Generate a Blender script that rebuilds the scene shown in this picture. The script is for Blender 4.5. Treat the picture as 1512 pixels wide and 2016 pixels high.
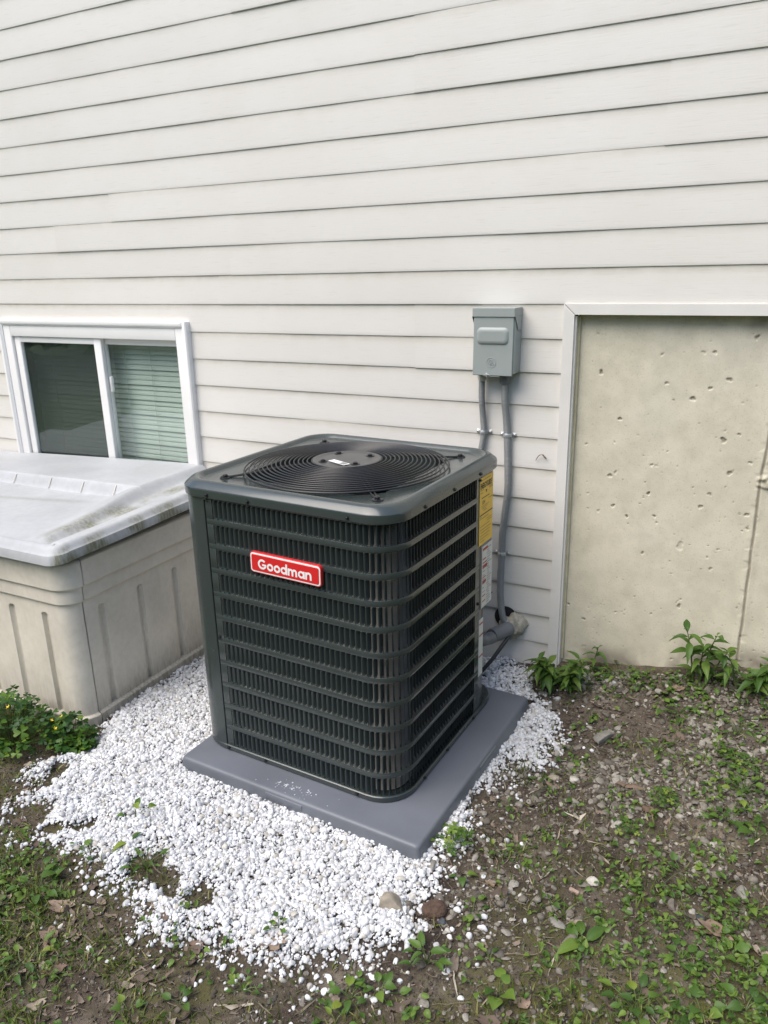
import bpy, math, random
import numpy as np
from mathutils import Matrix, Vector, Euler
random.seed(7)
RNG = np.random.default_rng(11)
for o in list(bpy.data.objects): bpy.data.objects.remove(o)
scene = bpy.context.scene
C = scene.collection
PI = math.pi

# ------------------------------------------------------------------ camera
cam = bpy.data.cameras.new('camera'); cam_ob = bpy.data.objects.new('camera', cam); C.objects.link(cam_ob)
yaw, pitch, roll = 0.483643, 0.308234, -0.023344
cy, sy, cp, sp = math.cos(yaw), math.sin(yaw), math.cos(pitch), math.sin(pitch)
fw = Vector((-sy*cp, cy*cp, -sp)); rt0 = Vector((cy, sy, 0)); up0 = rt0.cross(fw)
rt = math.cos(roll)*rt0 + math.sin(roll)*up0; up = -math.sin(roll)*rt0 + math.cos(roll)*up0
M = Matrix((rt, up, -fw)).transposed().to_4x4(); M.translation = Vector((0.758080, -2.924394, 1.743909))
cam_ob.matrix_world = M
cam.sensor_fit = 'VERTICAL'; cam.sensor_height = 24; cam.lens = 24*1515.16/2016
cam.clip_start = 0.05; cam.clip_end = 600
scene.camera = cam_ob

# ------------------------------------------------------------------ sky, sun, exposure
SUN_EL, SUN_AZ = math.radians(57), math.radians(-150)      # azimuth of the direction towards the sun, from +Y clockwise
w = bpy.data.worlds.new('World'); scene.world = w; w.use_nodes = True
nt = w.node_tree; bg = nt.nodes['Background']
sk = nt.nodes.new('ShaderNodeTexSky'); sk.sky_type = 'NISHITA'; sk.sun_disc = False
sk.sun_elevation = SUN_EL; sk.sun_rotation = SUN_AZ; sk.air_density = 1.0; sk.dust_density = 1.6; sk.ozone_density = 1.0
nt.links.new(sk.outputs[0], bg.inputs[0]); bg.inputs[1].default_value = 0.15
sd = bpy.data.lights.new('sun', 'SUN'); sd.energy = 2.05; sd.angle = math.radians(52); sd.color = (1.0, 0.93, 0.835)
sun = bpy.data.objects.new('sun', sd); C.objects.link(sun)
sdir = Vector((math.sin(SUN_AZ)*math.cos(SUN_EL), math.cos(SUN_AZ)*math.cos(SUN_EL), math.sin(SUN_EL)))
sun.rotation_euler = sdir.to_track_quat('Z', 'Y').to_euler(); sun.location = sdir*20
vs = scene.view_settings
vs.view_transform = 'Standard'; vs.look = 'None'; vs.gamma = 1; vs.use_curve_mapping = False; vs.exposure = 0.86
scene.render.engine = 'CYCLES'

# ------------------------------------------------------------------ materials
def mat(name):
    m = bpy.data.materials.new(name); m.use_nodes = True
    n = m.node_tree; b = n.nodes['Principled BSDF']
    return m, n, b
def N(n, t, **kw):
    x = n.nodes.new('ShaderNode'+t)
    for k, v in kw.items():
        if k in x.inputs: x.inputs[k].default_value = v
        else: setattr(x, k, v)
    return x
def L(n, a, b): n.links.new(a, b)
def coords(n, scale=(1,1,1), kind='Object'):
    tc = N(n, 'TexCoord'); mp = N(n, 'Mapping'); mp.inputs['Scale'].default_value = scale
    L(n, tc.outputs[kind], mp.inputs[0]); return mp.outputs[0]
def noise(n, co, scale, detail=4, rough=.55):
    x = N(n, 'TexNoise'); x.inputs['Scale'].default_value = scale; x.inputs['Detail'].default_value = detail
    x.inputs['Roughness'].default_value = rough
    if co is not None: L(n, co, x.inputs['Vector'])
    return x.outputs['Fac']
def ramp(n, fac, stops, interp='LINEAR'):
    r = N(n, 'ValToRGB'); e = r.color_ramp; e.interpolation = interp
    while len(e.elements) < len(stops): e.elements.new(.5)
    for el, (p, c) in zip(e.elements, stops):
        el.position = p; el.color = (*c, 1) if len(c) == 3 else c
    L(n, fac, r.inputs[0]); return r.outputs[0]
def mixc(n, fac, a, b, mode='MIX'):
    x = N(n, 'Mix', data_type='RGBA', blend_type=mode)
    for s, v in ((x.inputs[0], fac), (x.inputs[6], a), (x.inputs[7], b)):
        if hasattr(v, 'links'): L(n, v, s)
        elif isinstance(v, (int, float)): s.default_value = v
        else: s.default_value = (*v, 1)
    return x.outputs[2]
def bump(n, b, h, strength, dist=.002, prev=None):
    x = N(n, 'Bump'); x.inputs['Strength'].default_value = strength; x.inputs['Distance'].default_value = dist
    L(n, h, x.inputs['Height'])
    if prev is not None: L(n, prev, x.inputs['Normal'])
    L(n, x.outputs[0], b.inputs['Normal']); return x.outputs[0]
def simple(name, col, rough=.5, metal=0., var=.12, nscale=8., bmp=0., bscale=200., spec=.5, dist=.001):
    m, n, b = mat(name); co = coords(n)
    f = noise(n, co, nscale, 6)
    lo = tuple(c*(1-var) for c in col); hi = tuple(min(1, c*(1+var)) for c in col)
    L(n, ramp(n, f, [(.3, lo), (.7, hi)]), b.inputs['Base Color'])
    b.inputs['Roughness'].default_value = rough; b.inputs['Metallic'].default_value = metal
    b.inputs['Specular IOR Level'].default_value = spec
    if bmp: bump(n, b, noise(n, co, bscale, 3), bmp, dist)
    return m
def rand_out(n, island=False):
    return N(n, 'NewGeometry').outputs['Random Per Island'] if island else N(n, 'ObjectInfo').outputs['Random']
def varied(name, stops, rough=.8, island=True, bmp=.3, bscale=300, dirt=.25, nscale=60):
    m, n, b = mat(name); co = coords(n)
    c = ramp(n, rand_out(n, island), stops)
    f = noise(n, co, nscale, 4)
    k = ramp(n, f, [(.3, (1-dirt,)*3), (.65, (1, 1, 1))])
    L(n, mixc(n, 1.0, c, k, 'MULTIPLY'), b.inputs['Base Color']); b.inputs['Roughness'].default_value = rough
    if bmp: bump(n, b, noise(n, co, bscale, 3), bmp, .001)
    return m
def leafmat(name, stops, trans=.3, rough=.45, island=False):
    m, n, b = mat(name); co = coords(n)
    c = ramp(n, rand_out(n, island), stops)
    f = noise(n, co, 90, 3)
    c = mixc(n, 1.0, c, ramp(n, f, [(.3, (.75, .78, .7)), (.7, (1.1, 1.1, 1.0))]), 'MULTIPLY')
    L(n, c, b.inputs['Base Color']); b.inputs['Roughness'].default_value = rough
    b.inputs['Specular IOR Level'].default_value = .35
    t = N(n, 'BsdfTranslucent'); L(n, mixc(n, 1.0, c, (1.3, 1.35, .7), 'MULTIPLY'), t.inputs[0])
    mx = N(n, 'MixShader'); mx.inputs[0].default_value = trans
    L(n, b.outputs[0], mx.inputs[1]); L(n, t.outputs[0], mx.inputs[2]); L(n, mx.outputs[0], n.nodes['Material Output'].inputs[0])
    return m

# vinyl siding: embossed grain, faint streaks
def make_siding():
    m, n, b = mat('vinyl_siding')
    tc = N(n, 'TexCoord'); mp = N(n, 'Mapping'); mp.inputs['Scale'].default_value = (1.1, 1, 26)
    oi = N(n, 'ObjectInfo'); vm = N(n, 'VectorMath', operation='MULTIPLY_ADD')
    L(n, tc.outputs['Object'], vm.inputs[0]); vm.inputs[1].default_value = (1, 1, 1)
    cx = N(n, 'CombineXYZ'); ml = N(n, 'Math', operation='MULTIPLY'); ml.inputs[1].default_value = 40
    L(n, oi.outputs['Random'], ml.inputs[0]); L(n, ml.outputs[0], cx.inputs[0]); L(n, cx.outputs[0], vm.inputs[2])
    L(n, vm.outputs[0], mp.inputs[0])
    g = noise(n, mp.outputs[0], 9, 5, .6)
    big = noise(n, vm.outputs[0], 2.2, 4)
    base = ramp(n, oi.outputs['Random'], [(0, (.705, .678, .630)), (1, (.735, .707, .660))])
    base = mixc(n, 1.0, base, ramp(n, big, [(.25, (.955, .945, .935)), (.6, (1, 1, 1))]), 'MULTIPLY')
    base = mixc(n, 1.0, base, ramp(n, g, [(.28, (.90, .885, .87)), (.42, (1, 1, 1))]), 'MULTIPLY')
    # beige tint, strongest just under each lap (mesh attribute written by the board builder)
    at = N(n, 'Attribute', attribute_name='tint')
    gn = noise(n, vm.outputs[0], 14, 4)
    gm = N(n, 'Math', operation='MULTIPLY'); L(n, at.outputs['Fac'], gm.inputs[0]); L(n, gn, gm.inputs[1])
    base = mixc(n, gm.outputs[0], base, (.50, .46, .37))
    sp_ = noise(n, tc.outputs['Object'], 70, 2)
    base = mixc(n, ramp(n, sp_, [(.80, (0, 0, 0)), (.83, (.6, .6, .6))]), base, (.28, .26, .22))
    L(n, base, b.inputs['Base Color']); b.inputs['Roughness'].default_value = .5; b.inputs['Specular IOR Level'].default_value = .3
    bump(n, b, g, .35, .0012)
    return m
M_siding = make_siding()
M_trim = simple('white_trim', (.72, .695, .65), .45, var=.05, nscale=5, bmp=.05)
M_winframe = simple('window_vinyl', (.80, .785, .76), .35, var=.03, nscale=6)
M_caulk = simple('yellowed_caulk', (.55, .50, .33), .7, var=.2, nscale=20)
def make_concrete():
    m, n, b = mat('cast_concrete'); co = coords(n)
    f1 = noise(n, co, 1.8, 6); f2 = noise(n, co, 14, 6); f3 = noise(n, co, 160, 4)
    c = ramp(n, f1, [(.3, (.59, .548, .425)), (.55, (.635, .588, .462)), (.75, (.615, .575, .475))])
    c = mixc(n, 1.0, c, ramp(n, f2, [(.3, (.88, .88, .87)), (.6, (1.03, 1.03, 1.03))]), 'MULTIPLY')
    c = mixc(n, 1.0, c, ramp(n, f3, [(.25, (.80, .79, .77)), (.45, (1, 1, 1))]), 'MULTIPLY')
    at = N(n, 'Attribute', attribute_name='pit')
    c = mixc(n, at.outputs['Fac'], c, (.20, .17, .13))
    L(n, c, b.inputs['Base Color']); b.inputs['Roughness'].default_value = .9
    bump(n, b, f3, .35, .0012)
    return m
M_conc = make_concrete()
M_glass, n, b = mat('window_glass')
tr = N(n, 'BsdfTransparent'); tr.inputs[0].default_value = (.918, .950, .930, 1)
gl = N(n, 'BsdfGlossy'); gl.inputs['Roughness'].default_value = .015; gl.inputs[0].default_value = (.9, 1, .96, 1)
fr = N(n, 'Fresnel'); fr.inputs[0].default_value = 1.75; mx = N(n, 'MixShader')
ge = N(n, 'NewGeometry'); su = N(n, 'Math', operation='SUBTRACT'); su.inputs[0].default_value = 1.0; L(n, ge.outputs['Backfacing'], su.inputs[1]); mu = N(n, 'Math', operation='MULTIPLY'); L(n, fr.outputs[0], mu.inputs[0]); L(n, su.outputs[0], mu.inputs[1])
L(n, mu.outputs[0], mx.inputs[0]); L(n, tr.outputs[0], mx.inputs[1]); L(n, gl.outputs[0], mx.inputs[2]); L(n, mx.outputs[0], n.nodes['Material Output'].inputs[0])
M_screen, n, b = mat('insect_screen')
tr = N(n, 'BsdfTransparent'); mx = N(n, 'MixShader'); mx.inputs[0].default_value = .48
co = coords(n, (1, 1, 1)); b.inputs['Base Color'].default_value = (.030, .034, .034, 1); b.inputs['Roughness'].default_value = .7
L(n, ramp(n, noise(n, co, 30, 3), [(.3, (.05, .056, .056)), (.7, (.062, .068, .068))]), b.inputs['Base Color'])
L(n, tr.outputs[0], mx.inputs[1]); L(n, b.outputs[0], mx.inputs[2]); L(n, mx.outputs[0], n.nodes['Material Output'].inputs[0])
M_slat = simple('blind_slat', (.55, .58, .54), .55, var=.05)
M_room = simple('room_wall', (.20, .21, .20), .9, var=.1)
def make_plastic(name, col, stain):
    m, n, b = mat(name); co = coords(n)
    f = noise(n, co, 3.5, 6); f2 = noise(n, co, 40, 5)
    c = ramp(n, f, [(.3, tuple(x*.86 for x in col)), (.7, tuple(x*1.05 for x in col))])
    c = mixc(n, 1.0, c, ramp(n, f2, [(.3, (.93, .925, .91)), (.6, (1, 1, 1))]), 'MULTIPLY')
    at = N(n, 'Attribute', attribute_name='stain')
    st = noise(n, coords(n, (30, 30, 6)), 3, 5)
    mm = N(n, 'Math', operation='MULTIPLY', use_clamp=True); L(n, at.outputs['Fac'], mm.inputs[0])
    L(n, ramp(n, st, [(.25, (.25,)*3), (.65, (1.3,)*3)]), mm.inputs[1])
    c = mixc(n, mm.outputs[0], c, stain)
    L(n, c, b.inputs['Base Color']); b.inputs['Roughness'].default_value = .55; b.inputs['Specular IOR Level'].default_value = .4
    bump(n, b, noise(n, co, 260, 4), .12, .001)
    return m
M_well = make_plastic('taupe_plastic', (.745, .69, .59), (.19, .17, .125))
M_lid = make_plastic('weathered_pale_plastic', (.44, .452, .462), (.17, .168, .105))
def paint(name, col, rough):
    m, n, b = mat(name); co = coords(n)
    L(n, ramp(n, noise(n, co, 6, 5), [(.3, tuple(x*.93 for x in col)), (.7, tuple(x*1.05 for x in col))]), b.inputs['Base Color'])
    L(n, ramp(n, noise(n, co, 25, 5), [(.3, (rough-.02,)*3), (.75, (rough+.04,)*3)]), b.inputs['Roughness'])
    b.inputs['Coat Weight'].default_value = .35; b.inputs['Coat Roughness'].default_value = .12
    return m
M_paint = paint('dark_green_grey_paint', (.037, .048, .047), .24)
M_black = simple('black_wire', (.012, .012, .013), .38, var=.2)
M_dark = simple('dark_interior', (.010, .010, .011), .8, var=.2)
M_coil = simple('coil_fin_aluminium', (.33, .315, .285), .5, metal=.2, var=.25, nscale=12)
M_fan = simple('grey_fan_blade', (.06, .065, .075), .22, metal=.5, var=.1)
M_screw = simple('dark_screw', (.035, .037, .038), .35, metal=.6)
M_zinc = simple('zinc_plated', (.55, .56, .56), .35, metal=.55, var=.15, nscale=40)
M_red = simple('red_badge', (.62, .022, .024), .3, var=.03)
M_white = simple('white_print', (.80, .80, .78), .4, var=.02)
M_yellow = simple('yellow_label', (.80, .50, .06), .5, var=.04)
M_ink = simple('black_ink', (.02, .02, .02), .6)
M_fine = simple('fine_print', (.28, .18, .04), .6, var=.3, nscale=300)
M_wlabel = simple('white_label', (.62, .62, .58), .5, var=.04)
M_redink = simple('red_ink', (.36, .05, .035), .6)
M_greyink = simple('grey_ink', (.22, .22, .21), .6)
M_pad = simple('grey_plastic_pad', (.128, .139, .160), .45, var=.12, nscale=4, bmp=.12, bscale=500)
M_dust = simple('white_dust', (.55, .56, .58), .9)
M_box = simple('grey_enamel', (.315, .345, .330), .42, var=.04, nscale=9)
M_conduit = simple('grey_conduit', (.225, .232, .225), .42, var=.08, nscale=20)
M_fit = simple('dark_grey_pvc', (.15, .155, .16), .45)
M_pipe = simple('grey_pipe_wrap', (.16, .165, .165), .38, var=.2, nscale=25, bmp=.3, bscale=60, dist=.003)
M_cable = simple('dark_cable', (.035, .036, .036), .5)
M_putty = simple('dirty_putty', (.34, .315, .25), .9, var=.3, nscale=45, bmp=.8, bscale=120, dist=.004)
M_gravel = varied('white_marble_chip', [(0, (.42, .42, .42)), (.25, (.56, .565, .57)), (.6, (.66, .665, .675)), (.86, (.76, .765, .775)), (.95, (.52, .49, .43)), (1, (.38, .36, .32))], .62, dirt=.10, nscale=90, bmp=.25)
M_stone = varied('grey_brown_gravel', [(0, (.085, .073, .058)), (.4, (.175, .155, .125)), (.75, (.255, .230, .192)), (1, (.40, .375, .325))], .85, dirt=.4, nscale=120)
M_crumb = varied('soil_crumb', [(0, (.042, .034, .027)), (.6, (.085, .070, .054)), (1, (.17, .148, .118))], .95, dirt=.3)
M_litter = varied('leaf_litter', [(0, (.08, .056, .040)), (.5, (.15, .112, .082)), (.85, (.24, .19, .145)), (1, (.34, .28, .21))], .85, dirt=.3)
M_deadleaf = varied('dead_leaf', [(0, (.15, .095, .062)), (.5, (.23, .155, .11)), (1, (.29, .21, .15))], .7, island=False, dirt=.4, nscale=40)
M_rock = simple('tan_rock', (.30, .26, .205), .9, var=.35, nscale=25, bmp=.6, bscale=90, dist=.004)
M_rock2 = simple('grey_rock', (.20, .19, .165), .9, var=.35, nscale=25, bmp=.6, bscale=90, dist=.004)
M_rock3 = simple('pale_rock', (.48, .45, .40), .85, var=.25, nscale=25, bmp=.5, bscale=90, dist=.003)
M_slate = simple('dark_slate', (.055, .06, .07), .7, var=.3, nscale=30, bmp=.4, bscale=90, dist=.003)
M_clod = simple('brown_clod', (.085, .052, .036), .95, var=.4, nscale=60, bmp=1, bscale=120, dist=.006)
M_brick = simple('brick_chip', (.33, .24, .19), .9, var=.2, nscale=50, bmp=.4, bscale=200)
M_grass = leafmat('grass_blade', [(0, (.070, .105, .024)), (.5, (.12, .170, .036)), (.8, (.17, .20, .05)), (1, (.32, .28, .13))], .3, island=True)
M_moss = leafmat('moss_tuft', [(0, (.055, .065, .014)), (.6, (.095, .108, .022)), (1, (.14, .14, .04))], .15, .8, island=True)
M_lowleaf = leafmat('low_leaf', [(0, (.055, .110, .022)), (.5, (.105, .185, .036)), (1, (.17, .25, .05))], .3, island=True)
M_sorrel = leafmat('clover_leaf', [(0, (.028, .078, .020)), (.55, (.050, .125, .026)), (.85, (.10, .19, .028)), (1, (.17, .26, .03))], .28)
M_balsam = leafmat('balsam_leaf', [(0, (.050, .110, .024)), (.6, (.095, .175, .036)), (1, (.16, .24, .05))], .35)
M_weed = leafmat('weed_leaf', [(0, (.050, .105, .022)), (.55, (.095, .175, .034)), (.9, (.16, .245, .045)), (1, (.24, .30, .05))], .32)
M_stem = simple('green_stem', (.09, .13, .035), .55, var=.3, nscale=40)
M_petal = simple('yellow_petal', (.80, .60, .03), .5)
M_twig = simple('dry_twig', (.20, .155, .10), .85, var=.3, nscale=60)

# ------------------------------------------------------------------ mesh helpers
class MB:
    def __init__(s): s.v = []; s.f = []; s.mi = []; s.cur = 0
    def quadgrid(s, P, close_u=False, close_v=False, flip=False):
        """P: (nu, nv, 3) array"""
        P = np.asarray(P, float); nu, nv = P.shape[:2]; o = len(s.v); s.v += P.reshape(-1, 3).tolist()
        for i in range(nu if close_u else nu-1):
            for j in range(nv if close_v else nv-1):
                a = o+i*nv+j; b_ = o+((i+1) % nu)*nv+j; c = o+((i+1) % nu)*nv+(j+1) % nv; d = o+i*nv+(j+1) % nv
                s.f.append((a, d, c, b_) if flip else (a, b_, c, d)); s.mi.append(s.cur)
        return s
    def box(s, a, b_, bev=0.):
        (x0, y0, z0), (x1, y1, z1) = a, b_
        if bev <= 0:
            o = len(s.v); s.v += [(x, y, z) for z in (z0, z1) for y in (y0, y1) for x in (x0, x1)]
            for q in ((0, 2, 3, 1), (4, 5, 7, 6), (0, 1, 5, 4), (2, 6, 7, 3), (0, 4, 6, 2), (1, 3, 7, 5)):
                s.f.append(tuple(o+i for i in q)); s.mi.append(s.cur)
            return s
        e = min(bev, (x1-x0)/2.01, (y1-y0)/2.01, (z1-z0)/2.01)
        def ring(i, z): return [(x0+i, y0+e+0, z), (x0+e, y0+i, z), (x1-e, y0+i, z), (x1-i, y0+e, z), (x1-i, y1-e, z), (x1-e, y1-i, z), (x0+e, y1-i, z), (x0+i, y1-e, z)]
        def ring2(z): return [(x0+e, y0+e, z), (x0+e, y0+e, z), (x1-e, y0+e, z), (x1-e, y0+e, z), (x1-e, y1-e, z), (x1-e, y1-e, z), (x0+e, y1-e, z), (x0+e, y1-e, z)]
        k = e*.3
        rings = [ring2(z0), ring(k, z0+k), ring(0, z0+e), ring(0, z1-e), ring(k, z1-k), ring2(z1)]
        s.quadgrid(np.array(rings), close_v=True, flip=True)
        o = len(s.v); s.v += [rings[0][i] for i in (0, 2, 4, 6)] + [rings[-1][i] for i in (0, 2, 4, 6)]
        s.f += [(o+3, o+2, o+1, o), (o+4, o+5, o+6, o+7)]; s.mi += [s.cur]*2
        return s
    def tube(s, pts, r, n=8, cap=True):
        pts = [Vector(p) for p in pts]; K = len(pts); rr_ = r if hasattr(r, '__len__') else [r]*K
        rows = []; nrm = None
        for i, p in enumerate(pts):
            t = (pts[min(i+1, K-1)]-pts[max(i-1, 0)]).normalized()
            if nrm is None: nrm = t.orthogonal().normalized()
            nrm = (nrm - t*nrm.dot(t)).normalized(); bn = t.cross(nrm)
            rows.append([p + (nrm*math.cos(2*PI*k/n)+bn*math.sin(2*PI*k/n))*rr_[i] for k in range(n)])
        s.quadgrid(np.array(rows), close_v=True)
        if cap:
            o = len(s.v); s.v += [tuple(x) for x in rows[0]] + [tuple(x) for x in rows[-1]]
            s.f += [tuple(o+n-1-k for k in range(n)), tuple(o+n+k for k in range(n))]; s.mi += [s.cur]*2
        return s
    def lathe(s, prof, ctr=(0, 0, 0), n=24, ax='z'):
        rows = []
        for (r, z) in prof:
            row = []
            for k in range(n):
                a = 2*PI*k/n; x, y = r*math.cos(a), r*math.sin(a)
                q = (x, y, z) if ax == 'z' else ((x, -z, y) if ax == '-y' else (z, x, y))
                row.append((ctr[0]+q[0], ctr[1]+q[1], ctr[2]+q[2]))
            rows.append(row)
        return s.quadgrid(np.array(rows), close_v=True, flip=True)
    def poly(s, pts):
        o = len(s.v); s.v += [tuple(p) for p in pts]; s.f.append(tuple(range(o, o+len(pts)))); s.mi.append(s.cur); return s
    def build(s, name, mats, parent=None, smooth=40):
        me = bpy.data.meshes.new(name); me.from_pydata([tuple(v) for v in s.v], [], s.f)
        for m in (mats if isinstance(mats, (list, tuple)) else [mats]): me.materials.append(m)
        if max(s.mi, default=0): me.polygons.foreach_set('material_index', s.mi)
        me.validate(); fin(me, smooth)
        return link(name, me, parent)
def fin(me, smooth=40):
    if smooth:
        me.polygons.foreach_set('use_smooth', [True]*len(me.polygons))
        if smooth < 180: me.set_sharp_from_angle(angle=math.radians(smooth))
    me.update()
def link(name, me, parent=None):
    o = bpy.data.objects.new(name, me); C.objects.link(o)
    if parent is not None: o.parent = parent
    return o
def np_mesh(name, V, F, mats, smooth=180):
    """V (n,3), F (m,k) all the same k"""
    V = np.asarray(V, np.float32); F = np.asarray(F, np.int32); me = bpy.data.meshes.new(name)
    m, k = F.shape
    me.vertices.add(len(V)); me.vertices.foreach_set('co', V.ravel())
    me.loops.add(m*k); me.loops.foreach_set('vertex_index', F.ravel())
    me.polygons.add(m); me.polygons.foreach_set('loop_start', np.arange(0, m*k, k, dtype=np.int32))
    for q in (mats if isinstance(mats, (list, tuple)) else [mats]): me.materials.append(q)
    me.update(calc_edges=True); me.validate(); fin(me, smooth); return me
def attr(me, name, vals):
    a = me.attributes.new(name, 'FLOAT', 'POINT'); a.data.foreach_set('value', np.asarray(vals, np.float32))
def thing(name, label, cat, loc=(0, 0, 0), rz=0, group=None):
    o = bpy.data.objects.new(name, None); C.objects.link(o); o.location = loc; o.rotation_euler = (0, 0, rz)
    o.empty_display_size = .05
    return tag(o, label, cat, group)
def tag(o, label, cat, group=None):
    o['label'] = label; o['category'] = cat
    if group: o['group'] = group
    return o
def stuff(o): o['kind'] = 'stuff'; return o
def struct(o): o['kind'] = 'structure'; return o
# value noise on arrays
_T = RNG.random((64, 64))
def vnoise(x, y, sc):
    x = np.asarray(x)*sc; y = np.asarray(y)*sc; i = np.floor(x).astype(int); j = np.floor(y).astype(int)
    u = x-i; v = y-j; u = u*u*(3-2*u); v = v*v*(3-2*v)
    t = lambda a, b_: _T[a % 64, b_ % 64]
    return (t(i, j)*(1-u)+t(i+1, j)*u)*(1-v)+(t(i, j+1)*(1-u)+t(i+1, j+1)*u)*v - .5
def fbm(x, y, sc, o=4): return sum(vnoise(x+k*3.1, y-k*5.7, sc*2**k)*.5**k for k in range(o))
def sstep(a, b_, x): t = np.clip((np.asarray(x, float)-a)/(b_-a), 0, 1); return t*t*(3-2*t)

# ------------------------------------------------------------------ ground
def ghill(x, y):
    h = np.interp(x, [-3, -1.6, -.3, .05, .36, .7, .85, 1.6], [0, .02, .075, .125, .16, .245, .265, .30])
    Lh = np.interp(x, [-3, -.1, .05, .4, .9], [.35, .35, .45, .8, 1.1])
    return h*np.clip(1-np.abs(np.minimum(y, 0))/Lh, 0, 1)**1.6
POLY = np.array([[-1.50,-.40],[-1.54,-.77],[-1.53,-1.075],[-1.455,-1.201],[-1.518,-1.337],[-1.401,-1.489],[-1.391,-1.6],[-1.27,-1.674],[-1.179,-1.592],[-.986,-1.611],[-.882,-1.688],[-.751,-1.656],[-.613,-1.75],[-.475,-1.701],[-.356,-1.697],[-.233,-1.663],[-.14,-1.609],[-.051,-1.548],[.012,-1.462],[.019,-1.343],[.022,-1.224],[-.02,-1.15],[.008,-.994],[-.004,-.88],[.016,-.716],[.03,-.585],[.12,-.537],[.126,-.356],[.03,-.219],[-.04,-.117],[-.06,-.06],[-.29,-.03],[-1.5,-.03]])
def poly_sd(x, y):
    x = np.asarray(x, float); y = np.asarray(y, float); d = np.full(x.shape, 9.); ins = np.zeros(x.shape, bool)
    n_ = len(POLY)
    for i in range(n_):
        (ax, ay), (bx, by) = POLY[i], POLY[(i+1) % n_]
        ex, ey = bx-ax, by-ay; t = np.clip(((x-ax)*ex+(y-ay)*ey)/(ex*ex+ey*ey), 0, 1)
        d = np.minimum(d, np.hypot(x-ax-t*ex, y-ay-t*ey))
        c = ((ay > y) != (by > y)) & (x < ex*(y-ay)/(ey if ey else 1e-9)+ax); ins ^= c
    return np.where(ins, d, -d)
HOLES = [(-1.42, -1.44, .10), (-1.33, -1.58, .12), (-1.24, -1.66, .09), (.02, -.84, .085), (-.93, -1.66, .06), (-.81, -1.57, .085), (-.70, -1.60, .075), (-.56, -1.60, .07), (-1.44, -1.36, .05), (-1.35, -1.54, .075), (-1.09, -1.53, .05), (-1.20, -1.60, .05)]
HOLES = [(a, b, r*.8) for a, b, r in HOLES]
def white_cover(x, y):
    """0 bare soil .. 1 fully covered in white stone"""
    s = poly_sd(x, y) + fbm(x, y, 9, 3)*.09
    c = sstep(-.095, .055, s)**1.7
    for hx, hy, hr in HOLES:
        c = c*sstep(.45*hr, 1.25*hr, np.hypot(x-hx, y-hy)+fbm(x+9, y, 14, 3)*.05)
    return c
def pad_in(x, y, m=0.):
    dx, dy = x+.5197, y+.6923; c_, s_ = math.cos(-.0458), math.sin(-.0458)
    u = dx*c_+dy*s_; v = -dx*s_+dy*c_
    return (np.abs(u) < .485+m) & (np.abs(v) < .485+m)
def gz(x, y):
    x = np.asarray(x, float); y = np.asarray(y, float)
    z = ghill(x, y) + fbm(x, y, 2.3, 2)*.020 + fbm(x, y, 9, 4)*.014
    z = z*1.0 + .018*white_cover(x, y)
    far = sstep(2.5, 8, np.hypot(x, y)); z = z*(1-far)
    z = np.where(pad_in(x, y, .02), np.minimum(z, .012), z)
    inwell = (x > -3.5) & (x < -1.6) & (y > -1.07)
    return np.where(inwell, -.02, z)
def axis(lo, hi, step, far):
    a = list(np.arange(lo, hi, step)); s = step; x = a[-1]; r = []
    while x < far: s *= 1.35; x += s; r.append(x)
    s = step; x = a[0]; l = []
    while x > -far: s *= 1.35; x -= s; l.append(x)
    return np.array(l[::-1]+a+r)
gx = axis(-2.7, 1.5, .011, 220); gy = axis(-2.5, .05, .011, 220); gy = gy[gy < 60]
X, Y = np.meshgrid(gx, gy, indexing='ij'); Z = gz(X, Y)
nu, nv = X.shape; idx = np.arange(nu*nv).reshape(nu, nv)
F = np.stack([idx[:-1, :-1], idx[1:, :-1], idx[1:, 1:], idx[:-1, 1:]], -1).reshape(-1, 4)
def make_soil():
    m, n, b = mat('soil'); co = coords(n)
    f = noise(n, co, 5, 8, .65); f2 = noise(n, co, 60, 6, .7); f3 = noise(n, co, 260, 3)
    c = ramp(n, f, [(.34, (.040, .031, .024)), (.48, (.088, .070, .053)), (.62, (.150, .125, .098)), (.76, (.215, .188, .152))])
    c = mixc(n, 1.0, c, ramp(n, f2, [(.3, (.55, .55, .55)), (.55, (1, 1, 1)), (.75, (1.35, 1.32, 1.25))]), 'MULTIPLY')
    at = N(n, 'Attribute', attribute_name='moss'); mn = noise(n, co, 18, 5)
    mm = N(n, 'Math', operation='MULTIPLY', use_clamp=True); L(n, at.outputs['Fac'], mm.inputs[0]); L(n, ramp(n, mn, [(.38, (0, 0, 0)), (.6, (1, 1, 1))]), mm.inputs[1])
    dk = N(n, 'Attribute', attribute_name='humus'); c = mixc(n, dk.outputs['Fac'], c, (.045, .034, .027))
    c = mixc(n, mm.outputs[0], c, (.095, .092, .034))
    lw = N(n, 'Attribute', attribute_name='lawn')
    c = mixc(n, lw.outputs['Fac'], c, (.075, .115, .03))
    L(n, c, b.inputs['Base Color']); b.inputs['Roughness'].default_value = .95; b.inputs['Specular IOR Level'].default_value = .15
    p = bump(n, b, f2, .9, .008); bump(n, b, f3, .5, .002, p)
    return m
me = np_mesh('ground', np.stack([X, Y, Z], -1).reshape(-1, 3), F, make_soil())
def mossy(x, y): return np.clip(sstep(-1.35, -1.75, y+.45*np.minimum(x, .2))*.55 + sstep(-.95, -1.45, y)*sstep(-.1, .4, x) + fbm(x, y, 3, 3)*1.1, 0, 1)*(1-white_cover(x, y))
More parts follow.
